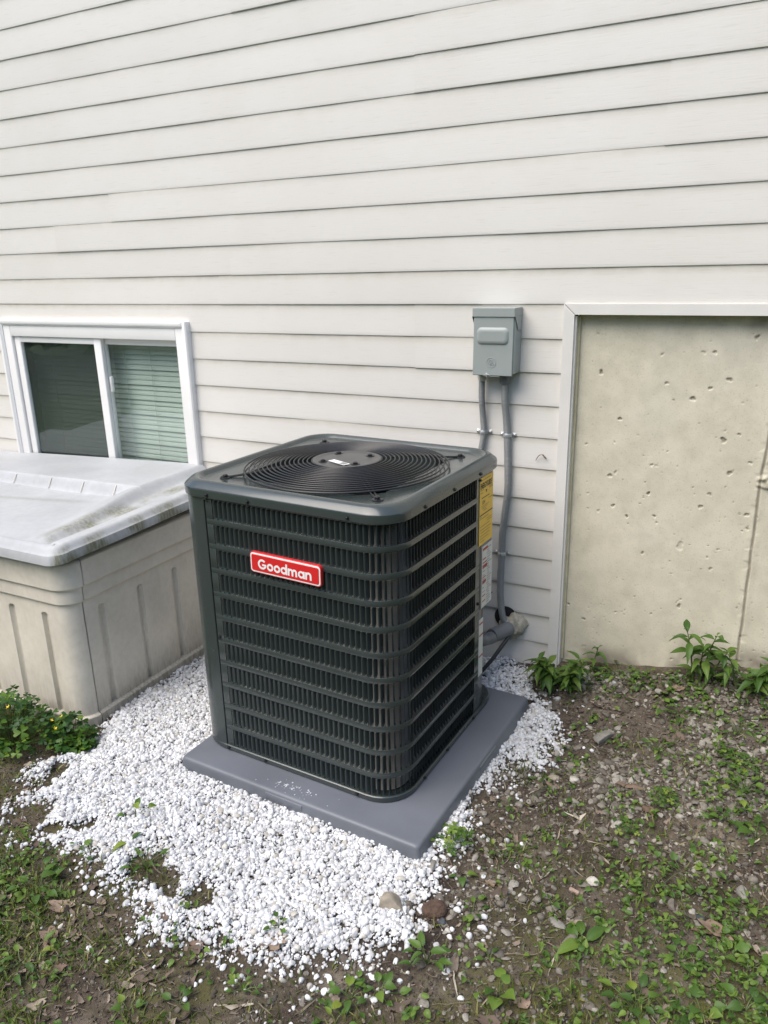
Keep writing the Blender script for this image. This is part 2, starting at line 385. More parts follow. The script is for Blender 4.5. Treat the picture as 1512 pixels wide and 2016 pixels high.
attr(me, 'moss', mossy(X, Y).ravel()); attr(me, 'humus', np.clip((np.exp(-(poly_sd(X, Y)/.16)**2)*.8+.5*np.exp(-((X-.25)**2/.05+(Y+1.15)**2/.06)))*np.clip(.55+2.2*fbm(X, Y, 7, 4), 0, 1), 0, .9).ravel()); attr(me, 'lawn', sstep(3.2, 5, np.hypot(X, Y+1)).ravel())
ground = struct(link('ground', me))

# ------------------------------------------------------------------ house
house = thing('house', 'house wall of off-white lap siding above a bare concrete foundation', 'house', (0, 0, 0))
E_ = .127
JOINTS = {-1: [-.592], -2: [-.592], 0: [-1.58], 1: [-1.507, 1.9], 4: [.327], 5: [.327], 6: [-.583], 7: [-.583], 2: [-2.6], 3: [-2.2], -5: [-1.15], -6: [-1.15], 8: [.9], 9: [-1.4], 10: [.2]}
XL, XR = -5.2, 3.4
def board(r, x0, x1, lift):
    z0 = 1.6+E_*r; n_ = max(2, int((x1-x0)/.05)); xs = np.linspace(x0, x1, n_)
    prof = [(.000, -.002), (-.0068, -.0028), (-.0080, -.0016), (-.0084, .001), (-.0083, .012), (-.0072, .050), (-.0056, .095), (-.0038, .1255), (-.0038, .134)]
    P = np.zeros((n_, len(prof), 3)); ph = random.random()*9
    for j, (py, pz) in enumerate(prof):
        P[:, j, 0] = xs
        P[:, j, 1] = py - lift + (0.00045*np.sin(xs*3.1+ph)+.0003*np.sin(xs*9+ph*2)+.0006*vnoise(xs+ph, xs*0+r, 6))*(1 if 0 < j < 8 else 0)
        P[:, j, 2] = z0+pz + .0010*np.sin(xs*1.7+ph)*(1 if j < 5 else 0)
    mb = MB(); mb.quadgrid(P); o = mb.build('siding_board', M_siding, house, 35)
    gr = np.tile(np.array([0, 0, 0, 0, 0, 0, .16, 1.05, 1.1])*(.75 if r > 0 else 1.25), n_); attr(o.data, 'tint', gr)
rows = range(-12, 22)
for r in rows:
    z0, z1 = 1.6+E_*r, 1.6+E_*(r+1)
    segs = []
    if r >= 0: xa = [(XL, XR)]
    else:
        xa = [(XL, 0.0)]
        if z0 < 1.45 and z1 > .58: xa = [(XL, -3.135), (-1.80, 0.0)]
    for a, b_ in xa:
        cuts = sorted(c for c in JOINTS.get(r, []) if a+.05 < c < b_-.05)
        ed = [a]+cuts+[b_]
        for i in range(len(ed)-1):
            board(r, ed[i]-(.02 if i else 0), ed[i+1], .0020*(i % 2))
mb = MB(); mb.box((XL, .004, .05), (-3.09, .016, 4.4)); mb.box((-3.09, .004, 1.47), (-1.84, .016, 4.4)); mb.box((-3.09, .004, .05), (-1.84, .016, .58)); mb.box((-1.84, .004, .05), (.046, .016, 4.4)); mb.box((.046, .004, 1.56), (XR, .016, 4.4)); mb.build('wall_sheathing', M_dark, house, 0)
# trim round the exposed concrete: mitred
T0 = -.019
def prism(mb, poly2, y0, y1, bev=.002):
    n_ = len(poly2); c = np.mean(poly2, 0)
    def ins(k): return [np.array(p)+(c-np.array(p))/np.linalg.norm(c-np.array(p))*k for p in poly2]
    rows = [[(p[0], y1, p[1]) for p in poly2], [(p[0], y0+bev, p[1]) for p in poly2], [(p[0], y0, p[1]) for p in ins(bev*1.4)]]
    mb.quadgrid(np.array(rows), close_v=True); mb.poly(rows[-1])
mb = MB(); prism(mb, [(0, .10), (.0405, .10), (.0405, 1.5605), (0, 1.5985)], T0, .028); mb.box((.0405, T0+.012, .10), (.0475, .029, 1.556)); o = mb.build('trim_board', M_trim, house, 30)
mb = MB(); prism(mb, [(.0015, 1.5995), (.0415, 1.5615), (XR, 1.5615), (XR, 1.5995)], T0, .028); mb.build('trim_board', M_trim, house, 30)
mb = MB(); zz = np.linspace(.14, 1.55, 24)
mb.tube([(.0515+.0022*vnoise(z, 0*z, 5), .020+.002*vnoise(z, 1+0*z, 7), z) for z in zz], .0055, 6); mb.build('caulk_strip', M_caulk, house)
# concrete with cast-in pits and the seam groove
cx_ = np.concatenate([np.arange(.046, .93, .0028), np.linspace(.95, XR, 60)]); cz_ = np.arange(-.1, 1.575, .0031)
XX, ZZ = np.meshgrid(cx_, cz_, indexing='ij'); D = np.zeros_like(XX); PT = np.zeros_like(XX)
pits = [(.14,1.349,10,6),(.47,1.268,11,6),(.586,1.125,12,6),(.345,.899,7,8),(.618,1.006,11,5),(.655,1.487,10,8),(.527,1.433,8,6),(.491,1.432,8,3),(.352,1.421,7,3),(.22,1.178,8,5),(.533,.869,9,4),(.494,.459,10,4),(.198,.955,9,5),(.218,.969,8,3),(.691,.858,8,5),(.699,.805,7,4),(.217,.834,8,5),(.272,.798,7,6),(.374,.812,7,5),(.591,.631,8,3),(.342,.656,7,5),(.584,1.341,9,5),(.524,1.308,7,6),(.376,1.319,7,4),(.348,1.011,6,4),(.131,.332,7,4),(.065,.386,6,6),(.682,1.051,7,4),(.476,.705,19,3),(.12,1.49,5,4),(.635,1.15,6,3)]
for _ in range(290):
    z_ = RNG.choice([RNG.uniform(.2, 1.5), RNG.normal(.85, .16), RNG.uniform(.2, .55)]); pits.append((RNG.uniform(.06, .92), z_, RNG.gamma(1.8, .85)+1.2, RNG.uniform(1.0, 3)))
for (px, pz, r_, dp) in pits:
    r_ = r_*.00085; i0, i1 = np.searchsorted(cx_, [px-r_*2, px+r_*2]); j0, j1 = np.searchsorted(cz_, [pz-r_*2, pz+r_*2])
    if i1 <= i0 or j1 <= j0: continue
    sx, sz = XX[i0:i1, j0:j1]-px, ZZ[i0:i1, j0:j1]-pz; an = np.arctan2(sz, sx); ph = random.random()*6
    q = np.hypot(sx*random.uniform(.8, 1.2), sz)/(r_*(1+.22*np.sin(2*an+ph)+.15*np.sin(3*an+2*ph)))
    k = sstep(1.08, .7, q); D[i0:i1, j0:j1] = np.maximum(D[i0:i1, j0:j1], k*dp*.001)
    PT[i0:i1, j0:j1] = np.maximum(PT[i0:i1, j0:j1], k*random.uniform(.15, .7)*(1 if r_ < .015 else .25))
seam = .722+.010*sstep(.95, 1.2, ZZ)+.003*vnoise(ZZ, ZZ*0, 14)
q = np.abs(XX-seam); gsm = sstep(.0065, .002, q); D += gsm*.005; PT = np.maximum(PT, gsm*.75)
D -= .0025*sstep(.03, .004, q)*sstep(0, .2, vnoise(ZZ*3, XX*3, 9)+.25)
tie = np.hypot((XX-.745)*.62, ZZ-.985); tk = sstep(.030, .016, tie); D -= tk*(.008+.012*vnoise(XX, ZZ, 60)); PT = np.maximum(PT, tk*(.25+.5*(vnoise(XX, ZZ, 55) > .08)))
stn = sstep(.10, 0, 1.565-ZZ)*sstep(.35, .62, XX)*np.clip(.5+2.2*fbm(XX, ZZ, 12, 4), 0, 1)*.6
base = sstep(.12, .01, ZZ-(ghill(XX, 0*XX)))*np.clip(.55+2*fbm(XX, ZZ, 10, 4), 0, 1)*.85
PT = np.maximum(PT, np.maximum(stn, base)); D += .0016*fbm(XX, ZZ, 5, 5)
P = np.stack([XX, .030+D, ZZ], -1); nu, nv = XX.shape; idx = np.arange(nu*nv).reshape(nu, nv)
F = np.stack([idx[:-1, :-1], idx[1:, :-1], idx[1:, 1:], idx[:-1, 1:]], -1).reshape(-1, 4)
me = np_mesh('foundation_wall', P.reshape(-1, 3), F, M_conc); attr(me, 'pit', PT.ravel()); link('foundation_wall', me, house)
# window
WX0, WX1, WZ0, WZ1 = -3.142, -1.796, .56, 1.519
win = bpy.data.objects.new('window', None); C.objects.link(win); win.parent = house
def frame(mb, x0, x1, z0, z1, wl, wr, wt, wb, y0, y1, bev=.003):
    mb.box((x0, y0, z0), (x0+wl, y1, z1), bev); mb.box((x1-wr, y0, z0), (x1, y1, z1), bev)
    mb.box((x0+wl-.002, y0+.0015, z1-wt), (x1-wr+.002, y1-.002, z1-.0008), bev); mb.box((x0+wl-.002, y0+.0015, z0+.0008), (x1-wr+.002, y1-.002, z0+wb), bev)
mb = MB(); frame(mb, WX0, WX1, WZ0, WZ1, .026, .026, .026, .03, -.040, .03, .006); frame(mb, WX0+.022, WX1-.022, WZ0+.02, WZ1-.022, .010, .010, .010, .02, -.033, .03, .003)
frame(mb, WX0+.030, WX1-.030, WZ0+.03, WZ1-.030, .058, .052, .062, .05, -.026, .05, .004); mb.build('frame', M_winframe, win, 30)
FX0, FX1, FZ1, FZ0 = WX0+.088, WX1-.082, WZ1-.092, WZ0+.08
mb = MB(); frame(mb, FX0+.004, -2.395, FZ0, FZ1-.002, .045, .052, .030, .05, -.012, .012, .003); mb.build('sash', M_winframe, win, 30)
mb = MB(); frame(mb, -2.425, FX1, FZ0, FZ1-.003, .028, .006, .030, .05, .016, .042, .003); mb.build('sash', M_winframe, win, 30)
def sheet(name, x0, x1, z0, z1, y, m, t=.003):
    return MB().box((x0, y, z0), (x1, y+t, z1)).build(name, m, win, 0)
sheet('pane', FX0+.046, -2.444, FZ0+.04, FZ1-.030, .002, M_glass); sheet('pane', -2.400, FX1-.004, FZ0+.04, FZ1-.030, .028, M_glass)
sheet('insect_screen', FX0+.046, -2.444, FZ0+.04, FZ1-.030, .010, M_screen, .001)
mb = MB(); mb.box((-2.385, .030-.045+.02, 1.15), (-2.372, .026, 1.23), .004); mb.build('latch', M_winframe, win)
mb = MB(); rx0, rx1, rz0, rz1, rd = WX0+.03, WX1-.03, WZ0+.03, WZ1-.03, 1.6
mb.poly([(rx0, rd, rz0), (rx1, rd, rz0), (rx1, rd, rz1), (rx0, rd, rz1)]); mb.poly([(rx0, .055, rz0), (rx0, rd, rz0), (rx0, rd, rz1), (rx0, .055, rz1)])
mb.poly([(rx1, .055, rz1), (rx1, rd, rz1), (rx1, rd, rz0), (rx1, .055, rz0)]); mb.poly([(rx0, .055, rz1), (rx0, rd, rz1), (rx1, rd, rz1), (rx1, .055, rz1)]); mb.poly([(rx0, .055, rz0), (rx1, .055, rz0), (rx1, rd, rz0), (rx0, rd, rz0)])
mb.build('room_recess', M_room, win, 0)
blind = thing('window_blind', 'pale horizontal slat blind hanging behind the sliding window panes', 'window blind', (-2.47, .11, .62))
slat = None
for k in range(30):
    z_ = .045+k*.0265
    if slat is None:
        mb = MB(); rowsP = []
        for t in np.linspace(-1, 1, 5): rowsP.append([(-.60, -.002*(1-t*t)+.005*t, .0152*t), (.60, -.002*(1-t*t)+.005*t, .0152*t)])
        mb.quadgrid(np.array(rowsP)); slat = mb.build('slat', M_slat, blind); slat.location = (0, 0, z_)
    else:
        c = slat.copy(); C.objects.link(c); c.location = (0, .002*math.sin(k*2.1), z_); c.rotation_euler = (random.uniform(-.05, .05), random.uniform(-.0015, .0015), 0)
MB().box((-.60, -.02, .835), (.60, .02, .868), .003).build('headrail', M_slat, blind)
for x_ in (-.43, .12, .30): MB().tube([(x_, -.015, .84), (x_, -.016, .03)], .0014, 5).build('cord', M_slat, blind)

# ------------------------------------------------------------------ window well and its cover
well = thing('window_well', 'taupe plastic window well with ribbed sides beside the air conditioner', 'window well', (-1.56, -1.05, 0))
def well_off(z, s, grooves):
    """outward offset for height z at path length s"""
    o = .014*(1-sstep(.040, .049, z)) + .012*sstep(.534, .543, z)+.012*sstep(.599, .607, z)
    gd = np.zeros_like(z)
    for g_ in grooves:
        d = np.abs(s-g_); top = np.where(z > .475, np.hypot(s-g_, z-.475), d)
        gd = np.maximum(gd, sstep(.0165, .0125, top)*(z > .047)*(z < .495))
    return o-.016*gd
def well_panel(name, pts, nrm, S, grooves, tint):
    zs = np.unique(np.concatenate([np.linspace(-.06, .036, 5), np.linspace(.036, .054, 8), np.linspace(.06, .46, 12), np.linspace(.465, .495, 12), np.linspace(.50, .527, 3), np.linspace(.528, .55, 9), np.linspace(.555, .59, 4), np.linspace(.592, .614, 9), np.linspace(.62, .70, 5)]))
    SS, ZZ_ = np.meshgrid(S, zs, indexing='ij'); of = well_off(ZZ_, SS, grooves) + .0022*fbm(SS*1.5, ZZ_*1.5, 3, 2)
    P = np.zeros(SS.shape+(3,)); P[..., 0] = pts[:, 0, None]+nrm[:, 0, None]*of; P[..., 1] = pts[:, 1, None]+nrm[:, 1, None]*of; P[..., 2] = ZZ_
    top = [(.024, .706), (.019, .711), (.006, .713), (-.016, .712), (-.020, .69), (-.022, .45), (-.022, -.02)]
    ex = np.zeros((len(S), len(top), 3))
    for j, (o_, z_) in enumerate(top): ex[:, j, 0] = pts[:, 0]+nrm[:, 0]*o_; ex[:, j, 1] = pts[:, 1]+nrm[:, 1]*o_; ex[:, j, 2] = z_
    P = np.concatenate([P, ex], 1); P[..., 0] += 1.56; P[..., 1] += 1.05
    mb = MB(); mb.quadgrid(P); o = mb.build(name, M_well, well, 50)
    zz_ = P[..., 2]; st = np.clip(sstep(.25, 0, zz_)*.35+sstep(.12, 0, zz_)*.3+.25*fbm(SS[:, :1]+0*zz_, zz_, 5, 4)+.45*np.exp(-((zz_-.047)/.012)**2)*0, 0, 1)*tint
    attr(o.data, 'stain', st.ravel()); return o
S = np.arange(0, 1.034, .0048); ys = -1.041+S; side = np.stack([np.full_like(ys, -1.56), ys], 1)
well_panel('side_panel', side, np.tile([1., 0.], (len(S), 1)), S, [.085, .295, .505, .715, .92], 1.0)
S1 = np.arange(0, 1.86, .006); a_ = np.linspace(0, PI/2, 14)[1:]
fr_ = [(-3.50+s, -1.11) for s in S1]; fn = [(0., -1.)]*len(S1); xe = fr_[-1][0]; r_ = -1.56-xe
r_ = .065; fr_ = [(x, y) for x, y in fr_ if x < -1.56-r_]; fn = fn[:len(fr_)]
for a in a_: fr_.append((-1.56-r_+r_*math.sin(a), -1.11+r_-r_*math.cos(a))); fn.append((math.sin(a), -math.cos(a)))
fr_.append((-1.56, -1.0465)); fn.append((1., 0.)); fr_ = np.array(fr_); fn = np.array(fn)
S1 = np.concatenate([[0], np.cumsum(np.hypot(*np.diff(fr_, axis=0).T))])
gx_ = [(-1.70+3.50), (-1.89+3.50), -2.08+3.5, -2.27+3.5, -2.46+3.5, -2.65+3.5, -2.84+3.5, -3.03+3.5, -3.22+3.5]
well_panel('front_panel', fr_, fn, S1, gx_, .8)
mb = MB(); P = np.array([[(x+1.56, y+1.05, z) for (x, y) in ((-3.5, -.01), (-3.5, -1.11))] for z in (-.05, .71)]); mb.quadgrid(P)
mb.quadgrid(np.array([[(x+1.56, y+1.05, z) for (x, y) in ((-3.47, -1.11), (-3.47, -.01))] for z in (-.05, .71)])); mb.build('end_panel', M_well, well, 0)
# cover
lx = np.unique(np.concatenate([np.linspace(-3.46, -1.85, 90), np.linspace(-1.85, -1.505, 90)])); ly = np.unique(np.concatenate([np.linspace(-1.175, -1.0, 40), np.linspace(-1.0, -.52, 50), np.linspace(-.52, -.38, 40), np.linspace(-.38, -.018, 30)]))
LX, LY = np.meshgrid(lx, ly, indexing='ij')
def lid_h(x, y):
    floor = .752 - .004*np.sin(x*5)+.003*fbm(x, y, 3, 2)
    shelf = sstep(-.50, -.455, y)
    ridge_c = -1.685-.115*sstep(-1.08, -.35, y)
    ridge_h = .772+.032*sstep(-1.08, -.40, y)
    h = floor+(.806-floor)*shelf
    inner = sstep(-.12-.05*sstep(-1.1, -.4, y), 0, x-ridge_c)           # floor climbs to the ridge
    h = np.maximum(h, floor+(ridge_h-floor)*inner*sstep(-1.10, -1.04, y))
    gro = sstep(-.002, .045+.02*sstep(-1.1, -.4, y), x-ridge_c)          # ridge falls into the gutter
    gz_ = .752+.012*sstep(-1., -.2, y); h = h+(gz_-h)*gro
    rim = sstep(-1.612, -1.575, x); h = h+((.783+.012*sstep(-1.1, -.3, y))-h)*rim
    fr = sstep(-1.105, -1.135, y); h = h+(.777-h)*fr
    roll_ = np.maximum(sstep(-1.128, -1.178, y), 0)**2*.028 + np.maximum(sstep(-1.548, -1.502, x), 0)**2*.028
    h = h-roll_
    h = h-.058*np.clip((-1.75-x)/1.4, 0, 1.2)*sstep(-.9, -.05, y)
    return h
H = lid_h(LX, LY)+.018; P = np.stack([LX, LY, H], -1)
# round the free corner in plan
cxr, cyr, rr0 = -1.565, -1.115, .06
m_ = (LX > cxr) & (LY < cyr); ax_, ay_ = (LX-cxr)/.06, (LY-cyr)/-.06
sc_ = np.where(m_, np.maximum(ax_, ay_)/np.maximum(np.hypot(ax_, ay_), 1e-6), 1); P[..., 0] = np.where(m_, cxr+(LX-cxr)*sc_, LX); P[..., 1] = np.where(m_, cyr+(LY-cyr)*sc_, LY)
dd = np.maximum(ax_, ay_); wa = np.clip(ay_, 0, 9)/np.maximum(np.clip(ax_, 0, 9)+np.clip(ay_, 0, 9), 1e-6)
P[..., 2] = np.where(m_, .018+wa*lid_h(np.full_like(LX, cxr-.04), cyr-.06*dd)+(1-wa)*lid_h(cxr+.06*dd, np.full_like(LX, cyr)), P[..., 2])
lid = thing('window_well_cover', 'weathered pale plastic cover with green stains lying on the window well', 'window well cover', (-1.6, -.6, .75))
loc0 = np.array([-1.6, -.6, .75]); mb = MB(); mb.quadgrid(P-loc0)
bd = np.concatenate([P[:, 0], P[-1, 1:], P[-2::-1, -1], P[0, -2:0:-1]])
nb = len(bd); skirt = np.stack([bd, bd*[1, 1, 1]+np.array([0, 0, -.012]), bd+np.array([0, 0, -.034])]); cen = np.array([-2.48, -.6, 0])
for k, e in ((1, .004), (2, .007)):
    d_ = bd-cen; d_[:, 2] = 0; d_ = np.sign(d_)*(np.abs(d_)/np.array([.98, .58, 1]) > .93); skirt[k] += d_*e
inn = skirt[2]+0; d_ = bd-cen; inn[:, :2] -= np.sign(d_[:, :2])*.006; skirt = np.concatenate([skirt, [inn]])
mb.quadgrid(skirt-loc0, close_v=True, flip=True)
o = mb.build('cover_shell', M_lid, lid, 60)
va = np.array(mb.v)+loc0; x_, y_, z_ = va.T
gut = sstep(-1.76, -1.70, x_)*sstep(-1.575, -1.615, x_)*sstep(-1.12, -1.06, y_)
sk_ = (np.arange(len(va)) >= LX.size)
st = gut*np.clip(.75+1.6*fbm(x_, y_, 9, 4), 0, 1) + sstep(-1.545, -1.515, x_)*np.clip(.3+1.8*fbm(y_, x_, 16, 4)+.4*sstep(-.7, -1.1, y_), 0, 1)*.85
str_ = np.exp(-((y_+.68-.05*np.sin(x_*3+1)-.12*(x_+2.2))/.022)**2)*sstep(-2.75, -2.5, x_)*sstep(-1.85, -2.1, x_)*.35
st = np.clip(.72*st+str_+np.where(sk_ & (x_ > -1.52), .35+1.4*np.clip(fbm(y_, z_, 14, 4), -.2, .5), 0)+.10*np.clip(fbm(x_, y_, 4, 4)+.1, 0, 1), 0, 1)
attr(o.data, 'stain', st)
for k, x_ in enumerate((-2.86, -2.60, -2.35, -2.13, -1.92)):
    hz = float(lid_h(np.array(x_), np.array(-.49))); ht = float(lid_h(np.array(x_), np.array(-.462)))
    MB().tube([(x_-loc0[0], -.4985-loc0[1], hz-.75+.0165), (x_-loc0[0], -.468-loc0[1], ht-.75+.0165)], .0022, 5).build('step_mark', M_well, lid)

# ------------------------------------------------------------------ equipment pad
pad = thing('equipment_pad', 'blue-grey plastic equipment pad under the air conditioner', 'equipment pad', (-.5197, -.6923, 0), -.0458)
def rrect(h, r, n=8, hx=None):
    hx = hx or h; out = []
    for k, (sx, sy_) in enumerate(((1, 1), (-1, 1), (-1, -1), (1, -1))):
        for a in np.linspace(0, PI/2, n): out.append((sx*(hx-r)+r*math.cos(a+k*PI/2), sy_*(h-r)+r*math.sin(a+k*PI/2)))
    return np.array(out)
mb = MB(); rows_ = []
for h_, z_, r_ in ((.497, -.03, .012), (.4855, .055, .014), (.4845, .061, .015), (.482, .066, .016), (.477, .069, .017), (.470, .070, .018), (.30, .0705, .03), (.05, .070, .02)):
    q = rrect(h_, r_); rows_.append(np.c_[q, np.full(len(q), z_)])
mb.quadgrid(np.array(rows_), close_v=True, flip=True); mb.poly(rows_[-1][::1]); mb.build('slab', M_pad, pad, 40)
mb = MB(); mb.box((-.10, -.4895, .030), (.055, -.470, .0585), .004); mb.build('moulded_tab', M_pad, pad)
mb = MB(); mb.box((.470, -.02, .030), (.4895, .13, .0585), .004); mb.build('moulded_tab', M_pad, pad)
mb = MB()
for k in range(70):
    a, b_ = (RNG.normal(-.02, .035), RNG.normal(-.437, .008)) if k < 50 else (RNG.normal(.0, .07), RNG.normal(-.445, .018))
    mb.lathe([(RNG.uniform(.001, .0035), .0), (RNG.uniform(.0005, .002), RNG.uniform(.0006, .002))], (a, b_, .0705), 5)
mb.build('stone_dust', M_dust, pad)['kind'] = 'stuff'

# ------------------------------------------------------------------ air conditioner
ac = thing('air_conditioner', 'dark green-grey air conditioner with louvred sides and a red badge', 'air conditioner', (-.585, -.640, 0), -.0458)
HB, RC = .420, .118                                                  # half width of the body, corner radius
LS = [('L', (-.290, -HB), (HB-RC, -HB)), ('A',), ('L', (HB, -HB+RC), (HB, .217))]
L1 = HB-RC+.290; LA = RC*PI/2; L2 = .217+HB-RC
def path(s, off=0.):
    """louvred skin: from the front seam round the front corner to the seam on the right side -> (x, y, nx, ny)"""
    if s <= L1: return (-.290+s, -HB-off, 0., -1.)
    if s <= L1+LA:
        a = (s-L1)/RC; return (HB-RC+(RC+off)*math.sin(a), -HB+RC-(RC+off)*math.cos(a), math.sin(a), -math.cos(a))
    return (HB+off, -HB+RC+(s-L1-LA), 1., 0.)
SK = sorted(set([0, .028] + list(np.linspace(L1, L1+LA, 13)) + [L1+LA+L2-.038, L1+LA+L2]))
LT = L1+LA+L2; S0, S1_ = .028, LT-.037
NR, ZT, PIT, SH = 11, 1.0300, .0868, .0672
skin = bpy.data.objects.new('louvred_panel', None); C.objects.link(skin); skin.parent = ac
mb = MB()
def band(z0, z1, sa=0., sb=LT, depth=.0022):
    ss = [s for s in SK if sa < s < sb]; ss = [sa]+ss+[sb]; P = []
    for s in ss:
        row = []
        for (o_, z_) in ((-depth, z0+.0015), (-.0006, z0), (0, z0+.0012), (0, z1-.0012), (-.0006, z1), (-depth, z1-.0015)):
            x, y, _, _ = path(s, o_); row.append((x, y, z_))
        P.append(row)
    mb.quadgrid(np.array(P))
for k in range(NR+1):
    zt = 1.055 if k == 0 else ZT-(k-1)*PIT-SH; zb = ZT-k*PIT if k < NR else .078
    band(zb, zt)
for k in range(NR):
    zt = ZT-k*PIT; band(zt-SH-.001, zt+.001, 0., S0); band(zt-SH-.001, zt+.001, S1_, LT)
mb.build('band', M_paint, skin, 40)
# louver blade (local: x along the skin, -y outward, z up)
def blade_mesh():
    mb = MB(); rows_ = []
    cs = [(-.0066, .0006), (-.0056, .0008), (-.0030, -.0020), (-.0004, -.0060), (.0022, -.0104), (.0050, -.0150)]
    for f_ in (0, .02, .06, .11, .89, .94, .98, 1):
        e = min(1, math.sin(min(1, min(f_, 1-f_)/.11)*PI/2)); row = []
        for (t, n_) in cs:
            tt = t*(.55+.45*e); row.append((tt, -n_*(.25+.75*e), -SH*f_))
        rows_.append(row)
    mb.quadgrid(np.array(rows_))
    me = bpy.data.meshes.new('louver'); me.from_pydata(mb.v, [], mb.f); me.materials.append(M_paint); fin(me, 60); return me, mb
bme, bmb = blade_mesh(); NB = int(round((S1_-S0)/.0199)); cand = []
camp = M.translation
for k in range(NR):
    for i in range(NB):
        s = S0+(i+.55)*(S1_-S0)/NB; x, y, nx, ny = path(s); z_ = ZT-k*PIT
        wx, wy = -.585+x, -.640+y; d = Vector((camp.x-wx, camp.y-wy, camp.z-z_+.03)); 
        tx, ty = -ny, nx; vis = abs((d.x*-tx*0)+(d.x*ty*-1+d.y*tx)*.0)+1
        fac = abs(d.x*nx+d.y*ny)/d.length; cand.append((fac/d.length, x, y, math.atan2(nx, -ny), z_))
cand.sort(key=lambda c: -c[0])
for j, (_, x, y, a, z_) in enumerate(cand[:299]):
    o = bpy.data.objects.new('louver', bme); C.objects.link(o); o.parent = skin; o.location = (x, y, z_); o.rotation_euler = (0, 0, a)
BV = np.array(bmb.v); BF = np.array(bmb.f); VV, FF = [], []
for j, (_, x, y, a, z_) in enumerate(cand[299:]):
    c_, s_ = math.cos(a), math.sin(a); q = BV@np.array([[c_, s_, 0], [-s_, c_, 0], [0, 0, 1]])+[x, y, z_]; FF.append(BF+len(VV)*len(BV)); VV.append(q)
stuff(link('louver_rows', np_mesh('louver_rows', np.concatenate(VV), np.concatenate(FF), M_paint, 60), skin))
# rest of the shell: left corner post, back, right service panels
def wallstrip(pts, z0, z1, name, m=M_paint, lip=.012, sm=40):
    mb = MB(); P = []
    pts = np.array(pts); 
    rows_ = [np.c_[pts, np.full(len(pts), z_)] for z_ in (z0, z1)]
    mb.quadgrid(np.array(rows_).transpose(1, 0, 2)); return mb.build(name, m, ac, sm)
post = [(-.2955, -HB+.012), (-.2955, -HB+.001), (-.297, -HB-.0005)]+[(-HB+RC*.8+RC*.8*math.cos(a), -HB+RC*.8+RC*.8*math.sin(a)) for a in np.linspace(-PI/2, -PI, 10)]+[(-HB, -HB+.16), (-HB+.004, -HB+.161)]
wallstrip(post[::-1], .078, 1.055, 'corner_post')
back = [(-HB, -HB+.165), (-HB, HB-RC)]+[(-HB+RC-RC*math.cos(a), HB-RC+RC*math.sin(a)) for a in np.linspace(0, PI/2, 9)]+[(.20, HB)]
wallstrip(back[::-1], .078, 1.055, 'rear_panel')
rp = [(.413, .2215), (HB+.001, .2215), (HB+.001, HB-RC)]+[(HB+.001-RC+RC*math.cos(a), HB-RC+RC*math.sin(a)) for a in np.linspace(0, PI/2, 9)]+[(.20, HB)]
wallstrip(rp, .515, 1.055, 'service_panel')
lp = [(.405, .2205), (HB-.002, .2205), (HB-.002, .262), (HB-.010, .274), (.385, .300), (.345, .31), (.30, .34), (.22, .40)]
wallstrip(lp, .095, .513, 'valve_panel')
MB().box((.2, .31, .5135), (.40, .40, .5145)).build('panel_ledge', M_paint, ac, 0)
# base pan
mb = MB(); rows_ = []
for o_, z_ in ((-.02, .0712), (.002, .0715), (.004, .074), (.004, .090), (.0015, .0925), (-.006, .0925), (-.012, .088), (-.05, .087)):
    q = rrect(HB+o_, RC+o_*.9); rows_.append(np.c_[q, np.full(len(q), z_)])
mb.quadgrid(np.array(rows_), close_v=True, flip=True); mb.poly(rows_[-1]); mb.build('base_pan', M_paint, ac, 40)
# coil: closely stacked fins behind the louvres
mb = MB(); q = rrect(HB-.036, .080, 9); nq = rrect(HB-.032, .082, 9); zs = np.arange(.095, 1.04, .0054); rows_ = []
for z_ in zs:
    rows_ += [np.c_[nq, np.full(len(q), z_)], np.c_[nq, np.full(len(q), z_+.0016)], np.c_[q-(nq-q)*1.3, np.full(len(q), z_+.0020)], np.c_[q-(nq-q)*1.3, np.full(len(q), z_+.0050)]]
mb.quadgrid(np.array(rows_), close_v=True, flip=True); mb.build('coil', M_coil, ac, 0)
mb = MB()
for s in np.arange(.05, LT, .068):
    x, y, nx, ny = path(s, -.022); mb.tube([(x, y, .09), (x, y, 1.04)], .0012, 4)
mb.build('coil_guard_wire', M_dark, ac)
# top cap
cap = bpy.data.objects.new('top_cap', None); C.objects.link(cap); cap.parent = ac
mb = MB(); rows_ = []
for hh, z_, r_ in ((.418, 1.0355, .10), (.4275, 1.0355, .108), (.4290, 1.0375, .109), (.4300, 1.0600, .110), (.4295, 1.0635, .110), (.4270, 1.0672, .109), (.4120, 1.0815, .100), (.4060, 1.0855, .097), (.3985, 1.0875, .093), (.3920, 1.0870, .090), (.3870, 1.0845, .088), (.3800, 1.0760, .085), (.3755, 1.0728, .084), (.3690, 1.0715, .083)):
    q = rrect(hh, r_, 10); rows_.append(np.c_[q, np.full(len(q), z_)])
ang = np.arctan2(rows_[-1][:, 1], rows_[-1][:, 0])
for r_, z_ in ((.357, 1.0705), (.3535, 1.0695), (.3515, 1.0660), (.3515, .93)):
    rows_.append(np.c_[r_*np.cos(ang), r_*np.sin(ang), np.full(len(ang), z_)])
mb.quadgrid(np.array(rows_), close_v=True, flip=True); mb.build('cap_shell', M_paint, cap, 28)
# dark inside
mb = MB(); mb.lathe([(.3505, 1.062), (.3505, .90), (.0, .86)], n=40); mb.build('fan_shroud', M_dark, ac)
